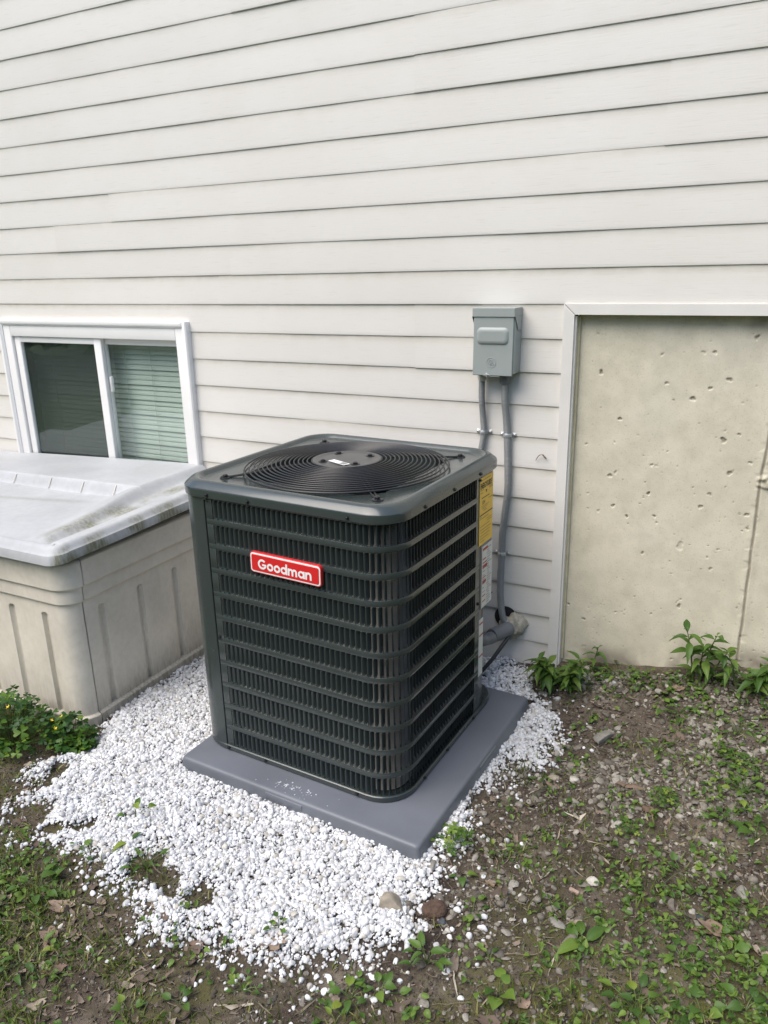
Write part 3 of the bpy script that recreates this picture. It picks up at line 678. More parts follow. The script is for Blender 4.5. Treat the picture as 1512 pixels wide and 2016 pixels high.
# fan
fan = bpy.data.objects.new('fan', None); C.objects.link(fan); fan.parent = ac
mb = MB(); mb.lathe([(.001, .985), (.06, .985), (.075, .975), (.078, .93), (.078, .88)], n=24); mb.build('fan_hub', M_dark, fan)
for k in range(3):
    a0 = k*2*PI/3+2.02; P = []
    for r_ in np.linspace(.07, .335, 8):
        sw = .55+.35*(r_/.335); row = []
        for t in np.linspace(-.5, .5, 7):
            a = a0+t*sw*(1.15 if r_ > .1 else .8)+.25*(r_/.335)**2; row.append((r_*math.cos(a), r_*math.sin(a), .955-.085*t*(.6+.4*r_/.335)-.012*(1-4*t*t)*-1))
        P.append(row)
    mb = MB(); mb.quadgrid(np.array(P)); mb.build('fan_blade', M_fan, fan)
# fan guard
guard = bpy.data.objects.new('fan_guard', None); C.objects.link(guard); guard.parent = ac
GR = [.1240+.0156*k for k in range(15)]; GR.append(.360)
gzf = lambda r_: 1.1000-.020*max(0, (r_-.12)/.245)**2.2
for r_ in GR:
    mb = MB(); z_ = gzf(r_); t_ = .0026 if r_ < .35 else .0032; n_ = 72
    mb.quadgrid(np.array([[((r_+t_*math.cos(b_))*math.cos(a), (r_+t_*math.cos(b_))*math.sin(a), z_+t_*math.sin(b_)) for b_ in np.linspace(0, 2*PI, 6, False)] for a in np.linspace(0, 2*PI, n_, False)]), close_u=True, close_v=True); mb.build('ring', M_black, guard)
for k in range(4):
    a = PI/4+k*PI/2; mb = MB(); d = np.array([math.cos(a), math.sin(a)])
    for e in (-.007, .007):
        pv = np.array([-d[1], d[0]])*e
        mb.tube([(*(d*r_+pv), gzf(r_)-.0042) for r_ in (.10, .18, .26, .33)]+[(*(d*.375+pv*.9), 1.0765), (*(d*.405+pv*.7), 1.0745), (*(d*.44+pv*.5), 1.0745)], .0026, 6)
    mb.build('spoke', M_black, guard)
    mb = MB(); c_ = d*.425; mb.lathe([(.019, 1.0715), (.019, 1.0735), (.015, 1.0745), (.009, 1.0748), (.009, 1.0815), (.0065, 1.0835), (.001, 1.084)], (*c_, 0), 14); mb.build('mounting_bolt', M_black, guard)
mb = MB(); mb.lathe([(.1215, 1.0965), (.1225, 1.0995), (.121, 1.1025), (.112, 1.1035), (.107, 1.1015), (.085, 1.1012), (.06, 1.1035), (.001, 1.104)], n=40); mb.build('motor_plate', simple('motor_plate', (.075, .075, .073), .4, metal=.2), guard, 30)
for k in range(4):
    a = PI/4+k*PI/2+.12; mb = MB(); c_ = (.088*math.cos(a), .088*math.sin(a), 0); mb.lathe([(.016, 1.1015), (.016, 1.1035), (.009, 1.104), (.009, 1.108), (.004, 1.1105), (.001, 1.111)], c_, 10); mb.build('motor_nut', M_black, guard)
mb = MB(); mb.box((-.012, -.072, 1.1046), (.078, -.046, 1.1056)); o = mb.build('motor_label', M_white, guard, 0); o.rotation_euler = (0, 0, -.35)
mb = MB(); mb.box((.045, -.069, 1.1060), (.072, -.050, 1.1064)); o = mb.build('motor_label_print', M_greyink, guard, 0); o.rotation_euler = (0, 0, -.35)
# screws
def screw(x, y, z, nx, ny, par=ac):
    mb = MB(); mb.lathe([(.0072, 0), (.0072, .0012), (.0050, .0018), (.0046, .0052), (.003, .0062), (.0005, .0062)], (0, 0, 0), 8, '-y'); o = mb.build('screw', M_screw, par, 30)
    o.location = (x, y, z); o.rotation_euler = (0, 0, math.atan2(nx, -ny)); return o
for x in (-.271, -.100, .110 if False else .273): screw(x, -.4300, 1.0480, 0, -1)
for y in (-.233, -.024, .192): screw(.4300, y, 1.0480, 1, 0)
for x in (-.285, -.115, .267): screw(x, -.4242, .0835, 0, -1)
for y in (-.240, -.060, .170): screw(.4242, y, .0835, 1, 0)
screw(-.2815, -.4203, .53, 0, -1); screw(.4203, .208, .545, 1, 0); screw(.4203, .208, 1.02, 1, 0)
mb = MB(); mb.box((-.291, -.4302, 1.0300), (-.276, -.424, 1.0352)); mb.build('cap_notch', M_dark, ac, 0)
# badge with its lettering
badge = bpy.data.objects.new('badge', None); C.objects.link(badge); badge.parent = ac; badge.location = (.033, -.4205, .845); badge.rotation_euler = (0, .016, 0)
def plate(mb, hx, hz, r, y0, y1):
    q = rrect(hz, r, 7, hx); rows_ = [[(x, y_, z) for x, z in qq] for qq, y_ in ((q, y0), (q, y1+.0008), (rrect(hz-.0008, r, 7, hx-.0008), y1))]
    mb.quadgrid(np.array(rows_), close_v=True, flip=False); mb.poly(rows_[-1])
mb = MB(); plate(mb, .1385, .0350, .012, 0, -.0120); mb.build('badge_back', M_red, badge, 30)
mb = MB(); plate(mb, .1360, .0325, .0105, -.0118, -.0132); mb.build('badge_border', M_white, badge, 30)
mb = MB(); plate(mb, .1315, .0280, .0075, -.0130, -.0140); mb.build('badge_face', M_red, badge, 30)
def stroke(mb, pts, wd, y):
    pts = np.array(pts, float); t = np.gradient(pts, axis=0); t /= np.linalg.norm(t, axis=1)[:, None]; n_ = np.c_[-t[:, 1], t[:, 0]]*wd/2
    for y_ in (y,):
        mb.quadgrid(np.array([[(p[0]+q[0], y_, p[1]+q[1]), (p[0]-q[0], y_, p[1]-q[1])] for p, q in zip(pts, n_)]))
    mb.quadgrid(np.array([[(p[0]-q[0], y, p[1]-q[1]), (p[0]-q[0], y+.0012, p[1]-q[1])] for p, q in zip(pts, n_)])); mb.quadgrid(np.array([[(p[0]+q[0], y+.0012, p[1]+q[1]), (p[0]+q[0], y, p[1]+q[1])] for p, q in zip(pts, n_)]))
def arc(cx0, cz0, r, a0, a1, n=18): return [(cx0+r*math.cos(math.radians(a)), cz0+r*math.sin(math.radians(a))) for a in np.linspace(a0, a1, n)]
def word_badge():
    W_ = .27; y = -.0146; glyphs = {
     'G': (1.46, lambda m, x: (stroke(m, arc(x+.70, .70, .565, 42, 352, 26), W_, y), stroke(m, [(x+.70, .62), (x+1.38, .62)], .25, y-.00005))),
     'o': (1.12, lambda m, x: stroke(m, arc(x+.53, .50, .385, 0, 360, 28), W_, y)),
     'd': (1.14, lambda m, x: (stroke(m, arc(x+.50, .50, .375, 0, 360, 28), W_*.98, y), stroke(m, [(x+.93, 0), (x+.93, 1.46)], W_, y-.00005))),
     'm': (1.62, lambda m, x: (stroke(m, [(x+.14, 0), (x+.14, 1)], W_, y), stroke(m, arc(x+.45, .57, .29, 180, 0, 12)+[(x+.74, 0)], W_*.98, y-.00005), stroke(m, arc(x+1.05, .57, .29, 180, 0, 12)+[(x+1.34, 0)], W_*.98, y-.0001))),
     'a': (1.12, lambda m, x: (stroke(m, arc(x+.50, .50, .375, 0, 360, 28), W_*.98, y), stroke(m, [(x+.92, 0), (x+.92, 1)], W_, y-.00005))),
     'n': (1.10, lambda m, x: (stroke(m, [(x+.14, 0), (x+.14, 1)], W_, y), stroke(m, arc(x+.50, .56, .34, 180, 0, 12)+[(x+.84, 0)], W_, y-.00005)))}
    word = 'Goodman'; tot = sum(glyphs[c][0] for c in word); sc = .212/tot; x = 0
    for ch in word:
        mb = MB(); glyphs[ch][1](mb, x); x += glyphs[ch][0]
        for i, v in enumerate(mb.v): mb.v[i] = (v[0]*sc-.105, v[1], v[2]*sc-.0185)
        mb.build('letter', M_white, badge, 30)
word_badge()
def text(name, s, size, m, par, loc, rot=(PI/2, 0, PI/2), sx=1., shear=0., bold=.0, ext=.0002):
    cu = bpy.data.curves.new(name, 'FONT'); cu.body = s; cu.size = size; cu.extrude = ext; cu.offset = bold; cu.shear = shear; cu.resolution_u = 3
    t = bpy.data.objects.new('tmp', cu); C.objects.link(t); bpy.context.view_layer.update()
    me = bpy.data.meshes.new_from_object(t.evaluated_get(bpy.context.evaluated_depsgraph_get())); bpy.data.objects.remove(t)
    me.materials.clear(); me.materials.append(m); me.name = name
    o = link(name, me, par); o.location = loc; o.rotation_euler = rot; o.scale = (sx, 1, 1); return o
# energy label on the right side (text runs towards +y)
XF = HB+.0016
el = MB().box((XF-.001, .204, .772), (XF+.0004, .326, 1.026)).build('energy_label', M_yellow, ac, 0)
text('lettering', 'ENERGYGUIDE', .0285, M_ink, el, (XF+.0006, .2085, .985), sx=.545, bold=.0007)
def bar(par, y0, y1, z0, z1, m, x=XF): MB().box((x+.0004, y0, z0), (x+.0007, y1, z1)).build('print_line', m, par, 0)
bar(el, .206, .324, .8845, .8885, M_ink)
tri = MB(); tri.poly([(XF+.0007, .255, .974), (XF+.0007, .263, .962), (XF+.0007, .271, .974)][::-1]); tri.build('print_line', M_ink, el, 0)
text('lettering', '13.4', .020, M_ink, el, (XF+.0006, .225, .925), sx=.8, bold=.0003)
bar(el, .222, .292, .9475, .9505, M_ink); bar(el, .285, .322, .9360, .9380, M_fine)
for z_, a, b_ in ((.1017, 0, 0),): pass
for z_, y0, y1 in ((1.0145, .21, .30), (.9785, .209, .24), (.979, .285, .32), (.9735, .29, .322), (.968, .209, .232), (.918, .222, .29), (.912, .222, .275), (.9055, .23, .262), (.899, .24, .27), (.8785, .208, .222), (.872, .208, .29), (.861, .27, .318), (.853, .275, .318), (.842, .21, .30), (.829, .21, .312), (.818, .215, .30), (.806, .21, .30), (.795, .21, .29), (.784, .21, .25)):
    bar(el, y0, y1, z_, z_+.0022, M_fine)
wl = MB().box((XF-.001, .236, .515), (XF+.0004, .330, .760)).build('warning_label', M_wlabel, ac, 0)
for z_, h_, y0, y1, m_ in [(.742, .010, .24, .288, M_redink), (.706, .005, .24, .272, M_redink), (.692, .005, .24, .28, M_redink), (.672, .014, .24, .284, M_redink), (.634, .004, .24, .272, M_redink), (.612, .012, .24, .274, M_redink), (.560, .004, .24, .270, M_redink), (.538, .004, .24, .272, M_redink)]:
    bar(wl, y0, y1, z_, z_+h_, m_)
for k in range(24):
    z_ = .524+k*.0095; bar(wl, .276+random.random()*.012, .300+random.random()*.024, z_, z_+.0028, M_greyink)
for k in range(9):
    z_ = .575+k*.0165+.002; bar(wl, .241, .255+random.random()*.014, z_, z_+.0026, M_greyink)
XL2 = HB-.0012
ll = MB().box((XL2-.001, .2225, .232), (XL2+.0006, .2610, .470)).build('warning_label', M_wlabel, ac, 0)
for z_ in (.448, .400, .312): bar(ll, .225, .2595, z_, z_+.006, M_redink, XL2+.0004)

# ------------------------------------------------------------------ electrical box, conduits, line set
db = thing('disconnect_box', 'grey metal disconnect box on the siding with an embossed lid panel', 'electrical box', (-.243, -.012, 1.34))
mb = MB(); mb.box((-.0815, -.075, .004), (.0815, .004, .238), .003); mb.build('box_body', M_box, db)
mb = MB(); prism(mb, [(-.0835, -.004), (.0750, -.004), (.0780, .218), (-.0805, .218)], -.0815, -.0755, .002); mb.build('lid_panel', M_box, db, 30)
mb = MB(); Pq = [(-.0835, .218), (-.0875, .2475), (.0845, .2475), (.0805, .218)]
prism(mb, [(-.0855, .2165), (.0830, .2165), (.0830, .2480), (-.0855, .2480)], -.0855, .002, .002)
mb.build('hood', M_box, db, 30)
for s_ in (-1, 1):
    mb = MB(); x0 = -.0872 if s_ < 0 else .0832; mb.v += [(x0, -.084, .217), (x0, -.010, .217), (x0, -.012, .165), (x0, -.050, .168), (x0+.0022, -.084, .217), (x0+.0022, -.010, .217), (x0+.0022, -.012, .165), (x0+.0022, -.050, .168)]
    mb.f += [(0, 1, 2, 3), (7, 6, 5, 4), (0, 4, 5, 1), (1, 5, 6, 2), (2, 6, 7, 3), (3, 7, 4, 0)]; mb.mi += [0]*6; mb.build('hood_ear', M_box, db, 0)
mb = MB(); rows_ = []
for e, y_ in ((0, -.0812), (.0025, -.0835), (.006, -.0862), (.010, -.0878), (.015, -.0884)):
    q = rrect(.0325-e, .0185-e*.6, 8, .064-e); rows_.append([(x-.004, y_, z+.145) for x, z in q])
mb.quadgrid(np.array(rows_), close_v=True); mb.poly(rows_[-1]); mb.build('embossed_panel', M_box, db, 60)
mb = MB(); ring_ = [[((.0185+.0011*math.cos(b_))*math.cos(a)-.008, -.0818-.0011*math.sin(b_), (.0185+.0011*math.cos(b_))*math.sin(a)+.046) for b_ in np.linspace(0, 2*PI, 6, False)] for a in np.linspace(0, 2*PI, 36, False)]
mb.quadgrid(np.array(ring_), close_u=True, close_v=True)
def swirl(cx0, cz0, pts, r=.0010): mb.tube([(cx0+x, -.0820, cz0+z) for x, z in pts], r, 5)
swirl(-.0125, .046, [(x*.0075, z*.0075) for x, z in [(.8, 1.0), (.3, 1.35), (-.4, .9), (-.75, 0), (-.5, -.9), (.1, -1.0), (.55, -.3), (.1, .1), (.6, .15), (.75, -.5), (.5, -1.4), (-.1, -1.5)]])
swirl(-.0035, .046, [(x*.0075, z*.0075) for x, z in [(.75, .9), (.3, 1.35), (-.3, 1.0), (-.2, .3), (.35, .1), (-.35, -.2), (-.5, -.9), (0, -1.3), (.6, -.9), (.8, -.4)]])
mb.build('emblem', M_box, db)
mb = MB(); mb.box((-.030, -.083, -.008), (-.022, -.070, .006), .001); mb.tube([(-.040, -.079, -.004), (-.026, -.083, .001), (-.012, -.079, -.003)], .0022, 6); mb.box((-.036, -.079, -.0075), (.024, -.074, -.0045)); mb.build('hasp', M_zinc, db)
def bend(pts, n=60):
    pts = np.array(pts, float); t = np.linspace(0, len(pts)-1, n); out = []
    for u in t:
        i = min(int(u), len(pts)-2); f = u-i; p0, p1, p2, p3 = pts[max(i-1, 0)], pts[i], pts[i+1], pts[min(i+2, len(pts)-1)]
        out.append(.5*((2*p1)+(-p0+p2)*f+(2*p0-5*p1+4*p2-p3)*f*f+(-p0+3*p1-3*p2+p3)*f**3))
    return out
def ribbed(pts, r, pitch=.0052, amp=.0007):
    c = bend(pts, 400); d = np.concatenate([[0], np.cumsum(np.linalg.norm(np.diff(c, axis=0), axis=1))]); n_ = int(d[-1]/pitch*4); s = np.linspace(0, d[-1], n_)
    q = np.stack([np.interp(s, d, np.array(c)[:, k]) for k in range(3)], 1); rr_ = r+amp*np.array([1, .4, -1, .4])[np.arange(n_) % 4]
    return MB().tube(q, list(rr_), 12)
def strap(par, x, y, z, r, tilt=0):
    st_ = bpy.data.objects.new('strap', None); C.objects.link(st_); st_.parent = par; st_.location = (x, y, z); st_.rotation_euler = (0, tilt, 0)
    mb = MB(); cs = [(-.0265, .0125), (-.0150, .0125), (-r-.0022, .0095)]+[(-(r+.0018)*math.cos(a), -(r+.0018)*math.sin(a)) for a in np.linspace(.0, PI, 13)]+[(r+.0022, .0095), (.0150, .0125), (.0265, .0125)]
    cs = [(px, py+(.0 if abs(px) > .0144 else -.006*0)) for px, py in cs]
    P = np.array([[(px*(1 if abs(px) < .0144 else 1.2), py, zz) for zz in (-.0075, -.006, .006, .0075)] for px, py in cs]); P[:, 0, 1] += .001; P[:, 3, 1] += .001
    mb.quadgrid(P); mb.build('strap_band', M_zinc, st_, 50)
    for s_ in (-1, 1):
        mb = MB(); mb.lathe([(.0065, 0), (.0065, .0015), (.0045, .004), (.001, .005)], (s_*.0260, .0115, 0), 10, '-y'); mb.build('strap_screw', M_zinc, st_)
c1 = thing('electrical_conduit', 'left grey ribbed conduit dropping behind the air conditioner', 'conduit', (-.307, -.028, 1.335), 0, 'conduits below the disconnect box')
ribbed([(.0, -.012, -.028), (.0, -.010, -.10), (.002, .001, -.17), (.010-.004, .002, -.24), (-.004, .0, -.32), (-.012, -.004, -.42), (-.018, -.015, -.54), (-.030, -.055, -.63), (-.045, -.14, -.69), (-.05, -.23, -.70)], .0122).build('conduit_tube', M_conduit, c1, 50)
mb = MB(); mb.lathe([(.0175, .003), (.0175, -.016), (.0150, -.024), (.0118, -.030), (.0112, -.030)], (0, -.012, 0), 16); mb.build('fitting', simple('pale_fitting', (.50, .49, .44), .4), c1, 50)
mb = MB(); mb.lathe([(.021, .004), (.021, -.001), (.014, -.001)], (0, -.012, 0), 16); mb.build('lock_ring', M_zinc, c1, 30)
strap(c1, .004, .002, -.235, .0122)
c2 = thing('electrical_conduit', 'right grey conduit running down the siding into the putty plug', 'conduit', (-.212, -.028, 1.335), 0, 'conduits below the disconnect box')
ribbed([(.0, -.012, -.028), (.001, -.010, -.10), (.005, .0, -.17), (.010, .002, -.24), (.016, .002, -.36), (.018, .002, -.47), (.008, .002, -.58), (.001, .002, -.66), (.000, .002, -.75), (-.002, .0, -.86), (.004, -.008, -.95), (.022, -.020, -1.03), (.042, .0, -1.07)], .0140).build('conduit_tube', M_conduit, c2, 50)
mb = MB(); mb.lathe([(.0205, .004), (.0205, -.018), (.0195, -.032), (.0150, -.038), (.0122, -.038)], (0, -.012, 0), 18); mb.build('fitting', M_fit, c2, 50)
strap(c2, .0105, .002, -.240, .0132); strap(c2, .000, .002, -.745, .0132)
# putty plug
pl = MB(); P = []
for a in np.linspace(0, 2*PI, 30, False):
    row = []
    for k, (rr_, yy) in enumerate(((.068, .004), (.063, -.018), (.052, -.036), (.036, -.046), (.016, -.050), (.001, -.050))):
        rr_ *= 1+.16*math.sin(2*a+.7)+.10*math.sin(5*a+k)+.06*math.sin(9*a-k*2); row.append((rr_*math.cos(a)*.82, yy+.006*math.sin(3*a+k*1.7), rr_*math.sin(a)*.95))
    P.append(row)
pl.quadgrid(np.array(P), close_u=True); o = pl.build('putty_plug', M_putty, None); o.location = (-.158, -.012, .262)
tag(o, 'dirty beige lump of putty sealing the pipe hole in the siding', 'putty plug')
hole = MB(); hole.lathe([(.050, .0), (.050, .0035), (.045, .005), (.001, .005)], (0, 0, 0), 26, '-y'); h_ = hole.build('wall_hole', M_dark, house); h_.location = (-.190, -.0125, .296)
ls = thing('refrigerant_line', 'grey insulated refrigerant pipe from the air conditioner to the putty plug', 'pipe', (-.165, -.045, .262))
mb = MB(); c_ = bend([(-.115, -.34, .085), (-.085, -.25, .050), (-.055, -.165, .008), (-.022, -.075, -.002)], 26); mb.tube(c_, [.0245+.0012*math.sin(k*1.3) for k in range(26)], 14); mb.build('pipe_sleeve', M_pipe, ls)
mb = MB(); c_ = bend([(-.038, -.110, .006), (-.018, -.055, .002), (.004, -.005, .004)], 10); mb.tube(c_, [.0290, .0305, .031, .031, .0305, .0305, .0307, .031, .0305, .030], 16); mb.build('tape_collar', M_fit, ls)
cb = MB().tube(bend([(-.150, -.075, .245), (-.170, -.115, .21), (-.205, -.16, .15), (-.262, -.20, .082), (-.33, -.22, .074)], 26), .0085, 8).build('drain_cable', M_cable)
tag(cb, 'thin dark cable sagging below the insulated pipe behind the air conditioner', 'cable')

# ------------------------------------------------------------------ loose ground cover (stuff)
def ico(sub=1):
    t = (1+5**.5)/2; V = [(-1,t,0),(1,t,0),(-1,-t,0),(1,-t,0),(0,-1,t),(0,1,t),(0,-1,-t),(0,1,-t),(t,0,-1),(t,0,1),(-t,0,-1),(-t,0,1)]
    F = [(0,11,5),(0,5,1),(0,1,7),(0,7,10),(0,10,11),(1,5,9),(5,11,4),(11,10,2),(10,7,6),(7,1,8),(3,9,4),(3,4,2),(3,2,6),(3,6,8),(3,8,9),(4,9,5),(2,4,11),(6,2,10),(8,6,7),(9,8,1)]
    V = [np.array(v)/np.linalg.norm(v) for v in V]
    for _ in range(sub):
        cache = {}; F2 = []
        def mid(a, b_):
            k = (min(a, b_), max(a, b_))
            if k not in cache: q = V[a]+V[b_]; V.append(q/np.linalg.norm(q)); cache[k] = len(V)-1
            return cache[k]
        for a, b_, c in F: x, y, z = mid(a, b_), mid(b_, c), mid(c, a); F2 += [(a, x, z), (b_, y, x), (c, z, y), (x, y, z)]
        F = F2
    return np.array(V), np.array(F)
IV, IF = ico(1); IV0, IF0 = ico(0); IV2, IF2 = ico(2)
def lump(V, k, amp=.18, flat=1.):
    r = np.random.default_rng(k); W_ = V.copy()
    for _ in range(7):
        d = r.normal(size=3); d /= np.linalg.norm(d); c = r.uniform(.45, .9); t = W_@d; W_ = W_-np.outer(np.maximum(t-c, 0), d)*.9     # chipped faces
    W_ *= 1+amp*.35*r.normal(size=(len(V), 1)); W_ *= r.uniform([.75, .62, .5*flat], [1.2, .95, .8*flat]); return W_
def rotm(n, tilt=.5):
    a = RNG.uniform(0, 2*PI, n); b_ = RNG.normal(0, tilt, n); c = RNG.normal(0, tilt, n)
    ca, sa, cb_, sb, cc, sc = np.cos(a), np.sin(a), np.cos(b_), np.sin(b_), np.cos(c), np.sin(c); z = np.zeros(n); o = np.ones(n)
    Rz = np.stack([ca, -sa, z, sa, ca, z, z, z, o], 1).reshape(n, 3, 3); Rx = np.stack([o, z, z, z, cb_, -sb, z, sb, cb_], 1).reshape(n, 3, 3); Ry = np.stack([cc, z, sc, z, o, z, -sc, z, cc], 1).reshape(n, 3, 3)
    return Rz@Rx@Ry
def scatter(name, pts, size, shapes, faces, m, tilt=.5, smooth=180):
    n_ = len(pts); R_ = rotm(n_, tilt); SV = np.stack(shapes); pick = RNG.integers(0, len(shapes), n_)
    V = np.einsum('nij,nvj->nvi', R_, SV[pick])*np.asarray(size)[:, None, None]+np.asarray(pts)[:, None, :]
    nvv = SV.shape[1]; F = (faces[None]+(np.arange(n_)*nvv)[:, None, None]).reshape(-1, faces.shape[1])
    return stuff(link(name, np_mesh(name, V.reshape(-1, 3), F, m, smooth)))
def free(x, y): return ~pad_in(x, y, -.004) & ~((x < -1.545) & (y > -1.125)) & (y < -.014)
# white gravel
n_ = 190000; x = RNG.uniform(-1.75, .32, n_); y = RNG.uniform(-1.95, -.015, n_)
c_ = white_cover(x, y); sdv = poly_sd(x, y); stray = .06*np.exp(np.minimum(sdv, 0)/.05)*(sdv < .02) + .0024*np.exp(np.minimum(sdv, 0)/.22)
keep = (RNG.random(n_) < np.maximum(c_*.62, stray)) & free(x, y) & ~((y > -.75) & (x < -.9) & (RNG.random(n_) < .35))
x, y, c_ = x[keep], y[keep], c_[keep]; dcam = np.hypot(x-.758, y+2.924)
sz = np.clip(RNG.lognormal(math.log(.0066), .34, len(x)), .0030, .0150)
z = gz(x, y)+sz*.25+RNG.random(len(x))*.009*c_
edge = np.clip(.03-np.abs(np.maximum(np.abs((x+.5197)), np.abs(y+.6923))-.495), 0, .03)/.03; z += edge*.010*RNG.random(len(x))*(y < -.9)
white_shapes = [lump(IV, k, .05) for k in range(18)]
print('white stones', len(x))
scatter('white_gravel', np.c_[x, y, z], sz, white_shapes, IF, M_gravel, .6, 42)
n_ = 90000; x = RNG.uniform(-1.75, .32, n_); y = RNG.uniform(-1.95, -.015, n_); keep = (RNG.random(n_) < white_cover(x, y)*.62+.004*np.exp(np.minimum(poly_sd(x, y), 0)/.12)) & free(x, y); x, y = x[keep], y[keep]
scatter('white_grit', np.c_[x, y, gz(x, y)+.003+.005*RNG.random(len(x))], RNG.uniform(.0022, .0048, len(x)), [lump(IV0, 90+k, .05) for k in range(8)], IF0, M_gravel, 1.0, 40)
# grey-brown gravel near the foundation and on the right
n_ = 110000; x = RNG.uniform(-.25, 1.35, n_); y = RNG.uniform(-2.1, -.01, n_); dens = .12+1.25*sstep(-.95, -.35, y)*sstep(.0, .12, x)*np.clip(.55+1.8*fbm(x, y, 4, 3), 0, 1)+.22*sstep(.3, .8, x)*sstep(-1.3, -.8, y)*np.clip(.5+2*fbm(x+5, y, 5, 3), 0, 1)
dens += .3*np.exp(-((x-.12)**2+(y+1.15)**2)/.05)
keep = (RNG.random(n_) < dens*.42*(1-white_cover(x, y))) & free(x, y); x, y = x[keep], y[keep]; sz = np.clip(RNG.lognormal(math.log(.0050), .58, len(x))*(1+.35*sstep(-.85, -.4, y)), .0018, .021)
print('grey stones', len(x))
scatter('grey_gravel', np.c_[x, y, gz(x, y)+sz*.12], sz, [lump(IV, 40+k, flat=.7) for k in range(10)], IF, M_stone, .35, 50)
# soil crumbs
n_ = 85000; x = RNG.uniform(-2.3, 1.4, n_); y = RNG.uniform(-2.35, -.01, n_); keep = (RNG.random(n_) < .85*(1-.96*white_cover(x, y))) & free(x, y); x, y = x[keep], y[keep]; sz = np.clip(RNG.lognormal(math.log(.0030), .5, len(x)), .001, .011)
scatter('soil_crumbs', np.c_[x, y, gz(x, y)+sz*.1], sz, [lump(IV0, 60+k, .5) for k in range(8)], IF0, M_crumb, .8, 60)
# litter: curled scraps of bark and leaf
def scrap(k):
    r = np.random.default_rng(k); l, wd = 1, r.uniform(.18, .6); P = []
    for u in np.linspace(-1, 1, 5):
        for v in (-1, 0, 1): P.append((u*l+.15*r.normal(), v*wd*(1-.55*abs(u)**2)+.10*r.normal(), .25*u*u+.3*v*v*wd+.10*r.normal()))
    return np.array(P)
SF = np.array([(i*3+j, i*3+j+3, i*3+j+4, i*3+j+1) for i in range(4) for j in range(2)])
n_ = 30000; x = RNG.uniform(-2.2, 1.3, n_); y = RNG.uniform(-2.35, -.01, n_); dens = .20+.5*sstep(-.6, -.1, y)*sstep(.0, .2, x)+.75*np.exp(-((x+.78)**2/.06+(y+1.86)**2/.03))+.35*sstep(-1.5, -1.8, y)*sstep(-.2, -.6, x)+.3*np.exp(-((x+1.4)**2+(y+1.55)**2)/.02)
keep = (RNG.random(n_) < dens*.6*(1-.97*white_cover(x, y))) & free(x, y); x, y = x[keep], y[keep]; sz = np.clip(RNG.lognormal(math.log(.0075), .55, len(x)), .003, .030)
scatter('leaf_litter', np.c_[x, y, gz(x, y)+sz*.12+.001], sz, [scrap(k) for k in range(12)], SF, M_litter, .35, 60)
n_ = 14000; x = RNG.uniform(-2.2, 1.35, n_); y = RNG.uniform(-2.35, -.01, n_); keep = (RNG.random(n_) < .75*(1-.985*white_cover(x, y))) & free(x, y); x, y = x[keep], y[keep]; sz = np.clip(RNG.lognormal(math.log(.0085), .6, len(x)), .003, .034)
scatter('straw_bits', np.c_[x, y, gz(x, y)+.0025+.002*RNG.random(len(x))], sz, [scrap(200+k)*[1, r_, .5] for k, r_ in enumerate((.10, .14, .2, .3, .1, .16))], SF, varied('straw_bit', [(0, (.10, .08, .055)), (.5, (.20, .165, .115)), (.85, (.34, .29, .21)), (1, (.50, .45, .36))], .85), .3, 60)
# thin twigs and dry stalks
mb = MB()
for k in range(150):
    a, b_ = RNG.uniform(-1.6, 1.2), RNG.uniform(-2.2, -.1)
    if not free(np.array(a), np.array(b_)) or white_cover(np.array([a]), np.array([b_]))[0] > .5: continue
    an, ln = RNG.uniform(0, PI), RNG.uniform(.02, .11); P = []
    for t in np.linspace(-.5, .5, 5): px, py = a+ln*t*math.cos(an)+.006*math.sin(t*7+k), b_+ln*t*math.sin(an)+.006*math.cos(t*5+k); P.append((px, py, float(gz(px, py))+.004+.004*math.sin(t*4+k)))
    mb.tube(P, RNG.uniform(.0006, .0017), 4, False)
stuff(mb.build('twigs', M_twig))
# grass blades and moss
def blade(k):
    r = np.random.default_rng(k); b_ = r.uniform(.25, 1.0); P = []
    for t in np.linspace(0, 1, 4): P += [(-.075*(1-t**1.5), b_*t*t, t*(1-.35*b_*t)), (.075*(1-t**1.5), b_*t*t, t*(1-.35*b_*t))]
    return np.array(P)
BFc = np.array([(0, 1, 3, 2), (2, 3, 5, 4), (4, 5, 7, 6)])
def field(n_, fn, lo, hi):
    x = RNG.uniform(lo[0], hi[0], n_); y = RNG.uniform(lo[1], hi[1], n_); k = (RNG.random(n_) < fn(x, y)*(1-.93*white_cover(x, y))) & free(x, y); return x[k], y[k]
gd = lambda x, y: np.clip(.55*sstep(-.35, -.7, x)*sstep(-1.72, -1.9, y)+.4*sstep(-.3, .0, x)*sstep(-1.62, -1.75, y)+.9*sstep(-1.0, -1.35, x)*sstep(-1.5, -1.8, y) + .75*sstep(-.75, -1.05, x)*sstep(-1.62, -1.85, y)+.55*sstep(.25, .5, x)*sstep(-1.30, -1.5, y)+.30*sstep(-1.75, -1.95, y)+.5*sstep(-1.45, -1.7, x)*sstep(-1.0, -1.2, y)+.16+.30*np.exp(-((x-.08)**2+(y+.58)**2)/.004), 0, 1)*np.clip(.55+2.2*fbm(x, y, 5, 3), 0, 1)
x, y = field(130000, gd, (-2.4, -2.4), (1.4, -.05)); sz = RNG.uniform(.012, .042, len(x))
scatter('grass', np.c_[x, y, gz(x, y)-.001], sz, [blade(k) for k in range(10)], BFc, M_grass, .45)
x, y = field(120000, lambda x, y: np.clip(mossy(x, y)*1.1-.15, 0, 1)*np.clip(.35+2.5*fbm(x+3, y, 7, 3), 0, 1), (-2.2, -2.4), (1.4, -.4)); sz = RNG.uniform(.005, .013, len(x))
